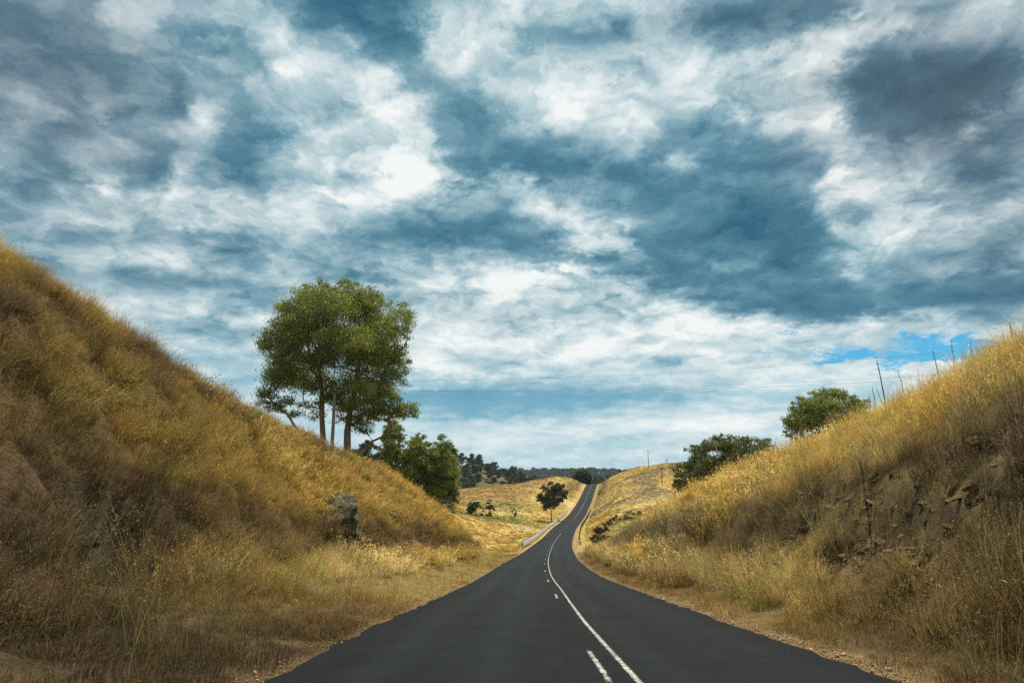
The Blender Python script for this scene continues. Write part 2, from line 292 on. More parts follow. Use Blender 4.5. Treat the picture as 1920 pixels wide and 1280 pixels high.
class MB:
    """collects plain shapes for one mesh"""
    def __init__(s): s.V = []; s.Q = []; s.T = []; s.n = 0
    def add(s, V, Q=None, T=None):
        V = np.asarray(V, float)
        if Q is not None and len(Q): s.Q.append(np.asarray(Q) + s.n)
        if T is not None and len(T): s.T.append(np.asarray(T) + s.n)
        s.V.append(V); s.n += len(V)
    def tube(s, P, r, k=6, cap=True):
        P = np.asarray(P, float); r = np.broadcast_to(np.asarray(r, float), (len(P),))
        t = np.gradient(P, axis=0); t /= np.linalg.norm(t, axis=1)[:, None] + 1e-9
        ref = np.array([0.0, 0, 1]) if abs(t[0][2]) < 0.8 else np.array([1.0, 0, 0])
        a = np.cross(t, ref); a /= np.linalg.norm(a, axis=1)[:, None] + 1e-9
        b = np.cross(t, a)
        th = np.linspace(0, 2 * np.pi, k, endpoint=False)
        V = P[:, None, :] + r[:, None, None] * (np.cos(th)[None, :, None] * a[:, None, :] + np.sin(th)[None, :, None] * b[:, None, :])
        n = len(P); i, j = np.meshgrid(np.arange(n - 1), np.arange(k), indexing='ij')
        Q = np.stack([i * k + j, i * k + (j + 1) % k, (i + 1) * k + (j + 1) % k, (i + 1) * k + j], -1).reshape(-1, 4)
        V = V.reshape(-1, 3); T = None
        if cap:
            V = np.vstack([V, P[-1] + t[-1] * r[-1] * 0.3, P[0] - t[0] * r[0] * 0.3])
            T = np.vstack([np.stack([(n - 1) * k + np.arange(k), (n - 1) * k + (np.arange(k) + 1) % k, np.full(k, n * k)], -1),
                           np.stack([(np.arange(k) + 1) % k, np.arange(k), np.full(k, n * k + 1)], -1)])
        s.add(V, Q, T)
    def box(s, c, size, rz=0.0):
        x, y, z = np.array(size) / 2
        V = np.array([[-x, -y, -z], [x, -y, -z], [x, y, -z], [-x, y, -z], [-x, -y, z], [x, -y, z], [x, y, z], [-x, y, z]])
        cz, sz = math.cos(rz), math.sin(rz)
        V = V @ np.array([[cz, sz, 0], [-sz, cz, 0], [0, 0, 1]]) + np.array(c)
        s.add(V, [[0, 3, 2, 1], [4, 5, 6, 7], [0, 1, 5, 4], [1, 2, 6, 5], [2, 3, 7, 6], [3, 0, 4, 7]])
    def mesh(s, name):
        return make_mesh(name, np.vstack(s.V), ([np.vstack(s.Q)] if s.Q else []) + ([np.vstack(s.T)] if s.T else []))

# ---- value noise in numpy
def vnoise(x, y, seed=0):
    xi, yi = np.floor(x).astype(np.int64), np.floor(y).astype(np.int64)
    fx, fy = x - xi, y - yi
    fx = fx * fx * (3 - 2 * fx); fy = fy * fy * (3 - 2 * fy)
    def h(a, b):
        n = (a * 374761393 + b * 668265263 + seed * 1442695041) & 0xffffffff
        n = ((n ^ (n >> 13)) * 1274126177) & 0xffffffff
        return ((n ^ (n >> 16)) & 0xffff) / 65535.0
    return (h(xi, yi) * (1 - fx) + h(xi + 1, yi) * fx) * (1 - fy) + (h(xi, yi + 1) * (1 - fx) + h(xi + 1, yi + 1) * fx) * fy

def fbm(x, y, oct=4, seed=0, rough=0.5):
    a, s, t = 1.0, 0.0, 0.0
    for i in range(oct):
        s = s + a * vnoise(x * 2 ** i + 17.3 * i, y * 2 ** i - 9.1 * i, seed + i); t += a; a *= rough
    return s / t

def sstep(a, b, x):
    t = np.clip((x - a) / (b - a), 0, 1); return t * t * (3 - 2 * t)

# ================================================================== materials
def mat_nodes(name):
    m = bpy.data.materials.new(name); m.use_nodes = True
    nt = m.node_tree; nt.nodes.clear()
    out = nt.nodes.new('ShaderNodeOutputMaterial')
    return m, nt, out

def tex(nt, scale, detail=5, rough=0.6, coord='Object', vec=None, dist=0.0):
    if vec is None:
        vec = nt.nodes.new('ShaderNodeTexCoord').outputs[coord]
    n = nt.nodes.new('ShaderNodeTexNoise')
    nt.links.new(vec, n.inputs['Vector'])
    n.inputs['Scale'].default_value = scale; n.inputs['Detail'].default_value = detail
    n.inputs['Roughness'].default_value = rough; n.inputs['Distortion'].default_value = dist
    return n.outputs[0]

def ramp(nt, fac, stops):
    n = nt.nodes.new('ShaderNodeValToRGB'); nt.links.new(fac, n.inputs[0])
    e = n.color_ramp.elements
    e[0].position, e[0].color = stops[0][0], (*stops[0][1], 1)
    e[1].position, e[1].color = stops[-1][0], (*stops[-1][1], 1)
    for p, c in stops[1:-1]:
        q = e.new(p); q.color = (*c, 1)
    return n.outputs[0]

def mix(nt, fac, a, b, mode='MIX'):
    n = nt.nodes.new('ShaderNodeMix'); n.data_type = 'RGBA'; n.blend_type = mode
    for s, v in ((n.inputs[0], fac), (n.inputs[6], a), (n.inputs[7], b)):
        if isinstance(v, bpy.types.NodeSocket): nt.links.new(v, s)
        else: s.default_value = v if not isinstance(v, tuple) else (*v, 1)[:4]
    return n.outputs[2]

def math_n(nt, op, a, b=0.0, c=0.0):
    n = nt.nodes.new('ShaderNodeMath'); n.operation = op
    for i, v in enumerate((a, b, c)):
        if isinstance(v, bpy.types.NodeSocket): nt.links.new(v, n.inputs[i])
        else: n.inputs[i].default_value = v
    return n.outputs[0]

def principled(nt, out, col, rough=0.8, spec=0.3, bump=None, bump_d=0.02, bump_s=0.6, metal=0.0):
    p = nt.nodes.new('ShaderNodeBsdfPrincipled')
    if isinstance(col, bpy.types.NodeSocket): nt.links.new(col, p.inputs['Base Color'])
    else: p.inputs['Base Color'].default_value = (*col, 1)
    if isinstance(rough, bpy.types.NodeSocket): nt.links.new(rough, p.inputs['Roughness'])
    else: p.inputs['Roughness'].default_value = rough
    p.inputs['Specular IOR Level'].default_value = spec
    p.inputs['Metallic'].default_value = metal
    if bump is not None:
        b = nt.nodes.new('ShaderNodeBump'); nt.links.new(bump, b.inputs['Height'])
        b.inputs['Distance'].default_value = bump_d; b.inputs['Strength'].default_value = bump_s
        nt.links.new(b.outputs[0], p.inputs['Normal'])
    nt.links.new(p.outputs[0], out.inputs[0])
    return p

def attr(nt, name, typ='GEOMETRY'):
    n = nt.nodes.new('ShaderNodeAttribute'); n.attribute_name = name; n.attribute_type = typ
    return n.outputs['Color']

def thin_leaf(nt, out, col, trans=0.35, tcol=None, gloss=0.0):
    d = nt.nodes.new('ShaderNodeBsdfDiffuse'); nt.links.new(col, d.inputs[0])
    t = nt.nodes.new('ShaderNodeBsdfTranslucent'); nt.links.new(tcol if tcol is not None else col, t.inputs[0])
    ms = nt.nodes.new('ShaderNodeMixShader'); ms.inputs[0].default_value = trans
    nt.links.new(d.outputs[0], ms.inputs[1]); nt.links.new(t.outputs[0], ms.inputs[2])
    res = ms.outputs[0]
    if gloss:
        g = nt.nodes.new('ShaderNodeBsdfGlossy'); g.inputs['Roughness'].default_value = 0.45
        g.inputs[0].default_value = (0.8, 0.85, 0.8, 1)
        m2 = nt.nodes.new('ShaderNodeMixShader'); m2.inputs[0].default_value = gloss
        nt.links.new(res, m2.inputs[1]); nt.links.new(g.outputs[0], m2.inputs[2]); res = m2.outputs[0]
    nt.links.new(res, out.inputs[0])

MATS = {}
# dry grass: colour comes with each tuft, straw paler towards the seed heads
m, nt, out = mat_nodes('dry_grass'); MATS['grass'] = m
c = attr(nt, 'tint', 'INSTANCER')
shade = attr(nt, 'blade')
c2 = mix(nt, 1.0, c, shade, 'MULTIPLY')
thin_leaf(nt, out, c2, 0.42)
# terrain: soil, thatch and pasture colour by zone, broken up by noise
m, nt, out = mat_nodes('pasture_ground'); MATS['ground'] = m
zc_ = attr(nt, 'zone')
n1 = tex(nt, 0.9, 8, 0.7); n2 = tex(nt, 9.0, 6, 0.7)
c = mix(nt, 1.0, zc_, ramp(nt, n1, [(0.25, (0.45, 0.42, 0.40)), (0.5, (0.95, 0.95, 0.95)), (0.75, (1.25, 1.22, 1.1))]), 'MULTIPLY')
c = mix(nt, 1.0, c, ramp(nt, n2, [(0.3, (0.6, 0.58, 0.55)), (0.7, (1.2, 1.2, 1.2))]), 'MULTIPLY')
principled(nt, out, c, 0.95, 0.1, math_n(nt, 'ADD', n1, n2), 0.25, 0.8)
# asphalt
m, nt, out = mat_nodes('asphalt'); MATS['asphalt'] = m
fine = tex(nt, 55.0, 3, 0.8); mid = tex(nt, 1.2, 6, 0.6)
vor = nt.nodes.new('ShaderNodeTexVoronoi'); vor.inputs['Scale'].default_value = 90.0
nt.links.new(nt.nodes.new('ShaderNodeTexCoord').outputs['Object'], vor.inputs['Vector'])
lanec = attr(nt, 'lane')
c = ramp(nt, mid, [(0.25, (0.0068, 0.0088, 0.0098)), (0.75, (0.0110, 0.0138, 0.0150))])
c = mix(nt, 1.0, c, ramp(nt, fine, [(0.25, (0.40, 0.40, 0.40)), (0.5, (1, 1, 1)), (0.75, (2.3, 2.3, 2.2))]), 'MULTIPLY')
c = mix(nt, 1.0, c, lanec, 'MULTIPLY')
principled(nt, out, c, 0.85, 0.12, vor.outputs['Distance'], 0.012, 1.0)
# road paint, worn so that the stones show through
m, nt, out = mat_nodes('road_paint'); MATS['paint'] = m
g = tex(nt, 38.0, 4, 0.8)
g2 = tex(nt, 5.0, 4, 0.7)
wear = math_n(nt, 'ADD', math_n(nt, 'MULTIPLY', g, 0.8), math_n(nt, 'MULTIPLY', g2, 0.35))
edge = attr(nt, 'edge')
se = nt.nodes.new('ShaderNodeSeparateColor'); nt.links.new(edge, se.inputs[0])
lim = math_n(nt, 'ADD', wear, math_n(nt, 'MULTIPLY', se.outputs[0], 0.29))
msk = nt.nodes.new('ShaderNodeMapRange'); nt.links.new(lim, msk.inputs[0])
msk.inputs[1].default_value = 0.76; msk.inputs[2].default_value = 0.90
d = nt.nodes.new('ShaderNodeBsdfDiffuse'); d.inputs[0].default_value = (0.50, 0.50, 0.44, 1)
tr = nt.nodes.new('ShaderNodeBsdfTransparent'); ms = nt.nodes.new('ShaderNodeMixShader')
nt.links.new(msk.outputs[0], ms.inputs[0]); nt.links.new(tr.outputs[0], ms.inputs[1]); nt.links.new(d.outputs[0], ms.inputs[2])
nt.links.new(ms.outputs[0], out.inputs[0])
# rock
m, nt, out = mat_nodes('ochre_rock'); MATS['rock'] = m
n1 = tex(nt, 3.0, 8, 0.7); n2 = tex(nt, 14, 5, 0.7)
c = ramp(nt, n1, [(0.32, (0.05, 0.036, 0.022)), (0.48, (0.17, 0.112, 0.05)), (0.62, (0.36, 0.235, 0.085)), (0.8, (0.44, 0.37, 0.21))])
c = mix(nt, 1.0, c, ramp(nt, n2, [(0.3, (0.55, 0.5, 0.5)), (0.7, (1.15, 1.15, 1.1))]), 'MULTIPLY')
principled(nt, out, c, 0.9, 0.2, n2, 0.05, 0.8)
m, nt, out = mat_nodes('lichen_rock'); MATS['lichen'] = m
n1 = tex(nt, 2.6, 9, 0.75, dist=0.4); n2 = tex(nt, 9, 6, 0.7)
c = ramp(nt, n1, [(0.28, (0.030, 0.026, 0.02)), (0.45, (0.10, 0.082, 0.05)), (0.55, (0.19, 0.185, 0.10)), (0.72, (0.32, 0.33, 0.20))])
c = mix(nt, 1.0, c, ramp(nt, n2, [(0.32, (0.35, 0.33, 0.3)), (0.62, (1.2, 1.2, 1.15))]), 'MULTIPLY')
principled(nt, out, c, 0.92, 0.15, math_n(nt, 'ADD', n1, n2), 0.10, 1.0)
m, nt, out = mat_nodes('shaded_rock'); MATS['shaded_rock'] = m  # dark tone stands in for the shade inside the left hollow
n1 = tex(nt, 3.0, 9, 0.75, dist=0.4); n2 = tex(nt, 12, 6, 0.7)
c = ramp(nt, n1, [(0.3, (0.016, 0.015, 0.013)), (0.5, (0.045, 0.042, 0.032)), (0.7, (0.11, 0.11, 0.08))])
principled(nt, out, c, 0.95, 0.1, math_n(nt, 'ADD', n1, n2), 0.12, 1.0)
# leaves and bark
def leaf_mat(name, a, b, c3, trans=0.3, gloss=0.05):
    m, nt, out = mat_nodes(name)
    v = nt.nodes.new('ShaderNodeAttribute'); v.attribute_name = 'leaf'; v.attribute_type = 'GEOMETRY'
    col = ramp(nt, v.outputs['Fac'], [(0.0, a), (0.5, b), (1.0, c3)])
    thin_leaf(nt, out, col, trans, None, gloss)
    MATS[name] = m
leaf_mat('gum_leaves', (0.085, 0.112, 0.016), (0.175, 0.210, 0.028), (0.340, 0.350, 0.055), 0.48)
leaf_mat('bright_leaves', (0.080, 0.115, 0.014), (0.160, 0.205, 0.024), (0.310, 0.330, 0.045), 0.45)
leaf_mat('dull_leaves', (0.065, 0.075, 0.018), (0.125, 0.135, 0.030), (0.22, 0.215, 0.055), 0.42)
leaf_mat('brown_leaves', (0.055, 0.045, 0.018), (0.10, 0.085, 0.030), (0.17, 0.135, 0.05), 0.28)
leaf_mat('dark_leaves', (0.027, 0.037, 0.015), (0.050, 0.065, 0.025), (0.088, 0.100, 0.037), 0.22)
leaf_mat('dead_leaves', (0.050, 0.035, 0.025), (0.09, 0.065, 0.045), (0.15, 0.11, 0.08), 0.2, 0.0)
m, nt, out = mat_nodes('bark'); MATS['bark'] = m
vec = nt.nodes.new('ShaderNodeTexCoord').outputs['Object']
mp = nt.nodes.new('ShaderNodeMapping'); mp.inputs['Scale'].default_value = (1, 1, 0.25); nt.links.new(vec, mp.inputs[0])
n1 = tex(nt, 4.0, 7, 0.7, vec=mp.outputs[0])
principled(nt, out, ramp(nt, n1, [(0.3, (0.09, 0.068, 0.05)), (0.5, (0.24, 0.18, 0.13)), (0.7, (0.42, 0.34, 0.26))]), 0.9, 0.1, n1, 0.05, 0.8)
m, nt, out = mat_nodes('pole_timber'); MATS['timber'] = m
n1 = tex(nt, 6.0, 5, 0.7)
principled(nt, out, ramp(nt, n1, [(0.3, (0.16, 0.135, 0.10)), (0.7, (0.32, 0.28, 0.21))]), 0.9, 0.1)
m, nt, out = mat_nodes('dark_timber'); MATS['dark_timber'] = m
n1 = tex(nt, 6.0, 5, 0.7)
principled(nt, out, ramp(nt, n1, [(0.3, (0.05, 0.042, 0.035)), (0.7, (0.11, 0.095, 0.08))]), 0.9, 0.1)
m, nt, out = mat_nodes('wire_metal'); MATS['wire'] = m
principled(nt, out, ramp(nt, tex(nt, 2.0), [(0.3, (0.10, 0.10, 0.10)), (0.7, (0.18, 0.18, 0.18))]), 0.6, 0.3)
m, nt, out = mat_nodes('galvanised_steel'); MATS['steel'] = m
n1 = tex(nt, 1.5, 5, 0.6)
principled(nt, out, ramp(nt, n1, [(0.3, (0.68, 0.73, 0.76)), (0.7, (0.82, 0.85, 0.87))]), 0.6, 0.3)
m, nt, out = mat_nodes('post_steel'); MATS['post'] = m
principled(nt, out, ramp(nt, tex(nt, 3.0), [(0.3, (0.16, 0.22, 0.27)), (0.7, (0.30, 0.36, 0.40))]), 0.6, 0.3)
m, nt, out = mat_nodes('rusty_rail'); MATS['rusty'] = m
principled(nt, out, ramp(nt, tex(nt, 2.0, 6), [(0.3, (0.07, 0.06, 0.05)), (0.7, (0.19, 0.18, 0.16))]), 0.8, 0.2)
m, nt, out = mat_nodes('burnt_stalk'); MATS['stalk'] = m
principled(nt, out, ramp(nt, tex(nt, 8.0), [(0.3, (0.03, 0.028, 0.026)), (0.7, (0.085, 0.075, 0.06))]), 0.9, 0.1)
m, nt, out = mat_nodes('straw_stalk'); MATS['straw'] = m
principled(nt, out, ramp(nt, tex(nt, 8.0), [(0.3, (0.24, 0.17, 0.07)), (0.7, (0.42, 0.32, 0.15))]), 0.9, 0.1)
m, nt, out = mat_nodes('white_stone'); MATS['white_stone'] = m
principled(nt, out, ramp(nt, tex(nt, 8.0), [(0.3, (0.45, 0.43, 0.40)), (0.7, (0.8, 0.78, 0.74))]), 0.9, 0.1)
m, nt, out = mat_nodes('gravel_stone'); MATS['gravel'] = m
cc = attr(nt, 'tint', 'INSTANCER')
principled(nt, out, mix(nt, 1.0, cc, ramp(nt, tex(nt, 20.0), [(0.3, (0.6, 0.6, 0.6)), (0.7, (1.2, 1.2, 1.2))]), 'MULTIPLY'), 0.95, 0.1)

# ================================================================== the lie of the land (metres; camera at the origin)
def pchip(xk, yk):
    xk = np.asarray(xk, float); yk = np.asarray(yk, float)
    h = np.diff(xk); dl = np.diff(yk) / h
    dd = np.zeros_like(yk); dd[0], dd[-1] = dl[0], dl[-1]
    for i in range(1, len(xk) - 1):
        if dl[i - 1] * dl[i] > 0:
            w1, w2 = 2 * h[i] + h[i - 1], h[i] + 2 * h[i - 1]
            dd[i] = (w1 + w2) / (w1 / dl[i - 1] + w2 / dl[i])
    def f(x):
        x = np.asarray(x, float); i = np.clip(np.searchsorted(xk, x) - 1, 0, len(xk) - 2)
        t = (x - xk[i]) / h[i]
        r = ((2 * t**3 - 3 * t**2 + 1) * yk[i] + (t**3 - 2 * t**2 + t) * h[i] * dd[i] + (-2 * t**3 + 3 * t**2) * yk[i + 1] + (t**3 - t**2) * h[i] * dd[i + 1])
        r = np.where(x < xk[0], yk[0] + dd[0] * (x - xk[0]), r)
        return np.where(x > xk[-1], yk[-1] + dd[-1] * (x - xk[-1]), r)
    return f

RY = [-30, 0, 7.9, 13.4, 17.9, 25, 39.7, 60.4, 76.5, 102, 129, 162, 195, 223.5, 262, 300, 346, 390, 431, 460, 520, 640]
RX = [0.4, 0.6, 0.74, 0.82, 0.95, 1.2, 1.65, 2.6, 3.6, 5.4, 7.6, 10.8, 14.6, 18.6, 24, 29.4, 36.5, 43, 49.2, 53, 60, 72]
RZ = [1.2, -1.3, -2.12, -2.70, -3.18, -3.95, -5.45, -7.2, -8.5, -10.3, -11.9, -13.3, -13.9, -14.2, -14.3, -13.5, -11.0, -8.0, -5.3, -5.0, -8.5, -18]
road_x = pchip(RY, RX); road_z = pchip(RY, RZ)

# cross-sections: height above the road by distance from the road's middle line
PR_D = np.array([-120, -70, -40, -28, -22, -17, -14.5, -12, -9.5, -7.8, -6.2, -4.6, -3.6, -3.3, 3.3, 3.7, 4.6, 6.0, 7.5, 9.5, 12, 15, 18, 22, 28, 40, 60, 90, 130.0])
def prof(**k): return k
SECT = [  # (y, heights on the left from far to near, heights on the right from near to far)
 (-30, [15, 13.5, 12, 11, 10.3, 9.6, 8.5, 6.0, 3.0, 1.0, .35, .1, .02, 0], [0, 0, .15, 1.3, 2.9, 4.6, 5.7, 6.8, 7.9, 8.8, 9.6, 10.6, 11.4, 12.4, 13.4]),
 (18, [15.2, 13.6, 12.0, 11.1, 10.5, 9.75, 8.6, 6.0, 3.0, 1.0, .35, .1, .02, 0], [0, 0, .15, 1.3, 2.9, 4.6, 5.7, 6.8, 7.9, 8.7, 9.5, 10.5, 11.4, 12.4, 13.4]),
 (30, [13.4, 12.2, 10.6, 9.6, 9.1, 8.4, 7.6, 5.7, 3.0, 1.0, .35, .1, .02, 0], [0, 0, .15, 1.2, 2.8, 4.4, 5.5, 6.5, 7.4, 8.1, 9.0, 10.2, 11.4, 12.6, 13.6]),
 (40, [13, 12, 10.6, 9.8, 9.2, 8.5, 7.8, 5.8, 3.0, 1.0, .35, .1, .02, 0], [0, 0, .15, 1.2, 2.7, 4.3, 5.5, 6.4, 7.2, 7.8, 8.8, 10.2, 11.6, 12.8, 13.8]),
 (54, [12.5, 11.5, 10.4, 9.6, 9.1, 8.4, 7.5, 6.0, 3.8, 2.0, .8, .12, .02, 0], [0, 0, .15, 1.1, 2.4, 3.9, 5.0, 5.8, 6.4, 7.1, 8.2, 9.8, 11.6, 13, 14]),
 (63, [12.5, 11.5, 10.4, 9.6, 9.0, 8.2, 7.3, 6.3, 4.7, 3.1, 1.4, .2, 0, 0], [0, 0, .12, .9, 2.0, 3.4, 4.5, 5.3, 5.9, 6.6, 7.7, 9.5, 11.6, 13.2, 14.5]),
 (67, [12.5, 11.7, 10.7, 10.0, 9.2, 7.6, 6.3, 4.8, 3.2, 1.9, .7, .1, 0, 0], [0, 0, .1, .8, 1.8, 3.1, 4.2, 5.0, 5.6, 6.3, 7.4, 9.2, 11.5, 13.4, 14.8]),
 (73, [12.5, 12, 11, 10.4, 9.0, 5.8, 3.8, 1.8, .5, .05, 0, 0, 0, 0], [0, 0, .05, .6, 1.4, 2.6, 3.7, 4.6, 5.2, 5.9, 7.0, 8.8, 11.3, 13.5, 15]),
 (80, [12.5, 12, 11.5, 10.4, 8.2, 4.0, 2.0, .7, -.1, -.3, -.3, -.2, 0, 0], [0, 0, .1, .6, 1.3, 2.3, 3.2, 4.0, 4.5, 5.1, 6.1, 8.0, 10.7, 13, 15]),
 (95, [13, 12, 10.5, 8.2, 5.2, 1.6, .3, -.4, -.8, -.9, -.8, -.4, 0, 0], [0, 0, .1, .7, 1.4, 2.3, 3.0, 3.5, 3.9, 4.4, 5.2, 6.8, 9.6, 12.5, 15]),
 (115, [13, 11.8, 9.6, 6.8, 4.0, .6, -.8, -1.3, -1.4, -1.3, -1.1, -.5, 0, 0], [0, 0, .1, .8, 1.6, 2.7, 3.5, 4.0, 4.3, 4.7, 5.4, 6.8, 9.4, 12, 15]),
 (150, [14, 12, 10.0, 7.4, 4.6, .8, -.7, -1.3, -1.4, -1.3, -1.1, -.5, 0, 0], [0, 0, .1, .7, 1.5, 2.6, 3.6, 4.4, 4.9, 5.3, 5.9, 7.0, 8.8, 11, 14]),
 (200, [13, 9, 5.0, 2.6, 1.4, .5, 0, -.4, -.7, -.8, -.8, -.4, 0, 0], [0, 0, .1, .6, 1.3, 2.3, 3.3, 4.1, 4.7, 5.2, 5.8, 6.6, 8.2, 11, 14]),
 (250, [9, 5.5, 3.6, 2.6, 2.2, 1.8, 1.5, 1.0, .5, .2, 0, -.1, 0, 0], [0, 0, .2, .8, 1.6, 2.8, 4.2, 5.8, 7.2, 8.6, 10.2, 12.0, 13.5, 15, 17]),
 (300, [6, 5.2, 6.0, 6.6, 6.9, 6.6, 6.0, 4.8, 3.2, 1.8, .8, .2, 0, 0], [0, 0, .5, 1.6, 3.2, 5.4, 7.8, 10.0, 11.8, 13.4, 15.2, 17.4, 18.8, 19.5, 20]),
 (345, [2.5, 4.2, 6.4, 7.8, 8.8, 9.4, 9.0, 7.4, 5.2, 3.2, 1.6, .5, 0, 0], [0, 0, .6, 1.7, 3.2, 5.2, 7.4, 9.4, 11.0, 12.8, 14.6, 17.0, 18.0, 18.5, 19]),
 (390, [-2, 0, 4.0, 6.2, 7.4, 7.8, 7.4, 6.4, 4.8, 3.2, 1.8, .6, 0, 0], [0, 0, .8, 2.1, 3.4, 5.0, 6.8, 8.4, 9.8, 11.2, 12.6, 14.0, 15, 15, 15]),
 (431, [-6, -3, 1, 2.5, 3, 3.3, 3.2, 2.9, 2.4, 1.7, 1.0, .4, 0, 0], [0, 0, .5, 1.2, 2.0, 3.0, 4.0, 5.0, 6.0, 7.0, 8, 8.6, 9, 8, 7]),
 (520, [-12, -10, -6, -3, -1, 0, 0, 0, 0, 0, 0, 0, 0, 0], [0, 0, 0, .4, .8, 1.4, 2, 2.4, 2.8, 3, 3, 2, 0, -2, -4]),
 (640, [-12, -10, -8, -6, -4, -2, -1, 0, 0, 0, 0, 0, 0, 0], [0, 0, 0, 0, 0, 0, 0, 0, 0, 0, 0, 0, 0, -2, -4]),
]
SY = np.array([s[0] for s in SECT], float)
SH = np.array([s[1] + s[2] for s in SECT], float)

def ground_rel(dx, y):
    dx = np.asarray(dx, float); y = np.asarray(y, float)
    i = np.clip(np.searchsorted(SY, y) - 1, 0, len(SY) - 2)
    t = np.clip((y - SY[i]) / (SY[i + 1] - SY[i]), 0, 1)
    j = np.clip(np.searchsorted(PR_D, dx) - 1, 0, len(PR_D) - 2)
    s = np.clip((dx - PR_D[j]) / (PR_D[j + 1] - PR_D[j]), 0, 1)
    s2 = s * 0.6 + 0.4 * s * s * (3 - 2 * s)
    a = SH[i, j] * (1 - s2) + SH[i, j + 1] * s2
    b = SH[i + 1, j] * (1 - s2) + SH[i + 1, j + 1] * s2
    h = a * (1 - t) + b * t
    # a hollow worn under the turf at the foot of the left bank
    h = h - 1.0 * sstep(1.5, .8, np.abs(y - 13.2 + .35 * np.sin(dx * 3))) * sstep(-9.3, -8.7, dx) * sstep(-7.0, -7.6, dx)
    off = sstep(3.6, 9.0, np.abs(dx))
    near = 1 - sstep(60, 110, y)
    st = np.where(dx > 0, np.exp(-((dx - 6.3) / 1.3) ** 4) * sstep(8.5, 11, y) * (1 - sstep(20, 24, y)), 0)
    rid = np.abs(fbm(dx * 2.6 + y * .9, y * 1.7 - dx * .8, 4, 13, .6) - .5)
    h = h + st * (.16 - rid * 1.5)
    h = h + off * near * ((fbm(dx * .45, y * .35, 4, 3) - .5) * (1.5 - .8 * sstep(11, 14, np.abs(dx))) + (fbm(dx * 1.6, y * 1.3, 3, 8) - .5) * .55)
    h = h + off * (1 - near) * ((fbm(dx * .07, y * .05, 4, 5) - .5) * 2.6 + (fbm(dx * .5, y * .4, 3, 6) - .5) * .5)
    return h

def ground_z(x, y):
    return road_z(y) + ground_rel(np.asarray(x, float) - road_x(y), y)

# ---- colour zones (what grows or lies there, with painted darkening near the camera), linear rgb
GOLD = np.array([.72, .50, .145]); STRAW = np.array([.78, .62, .27]); BROWN = np.array([.39, .25, .10]); DARK = np.array([.15, .11, .065])
GREY = np.array([.32, .25, .14]); GREEN = np.array([.22, .23, .055]); RED = np.array([.30, .155, .085]); OLIVE = np.array([.50, .355, .105])

def lerp(a, b, t): return a * (1 - t)[:, None] + b * t[:, None]

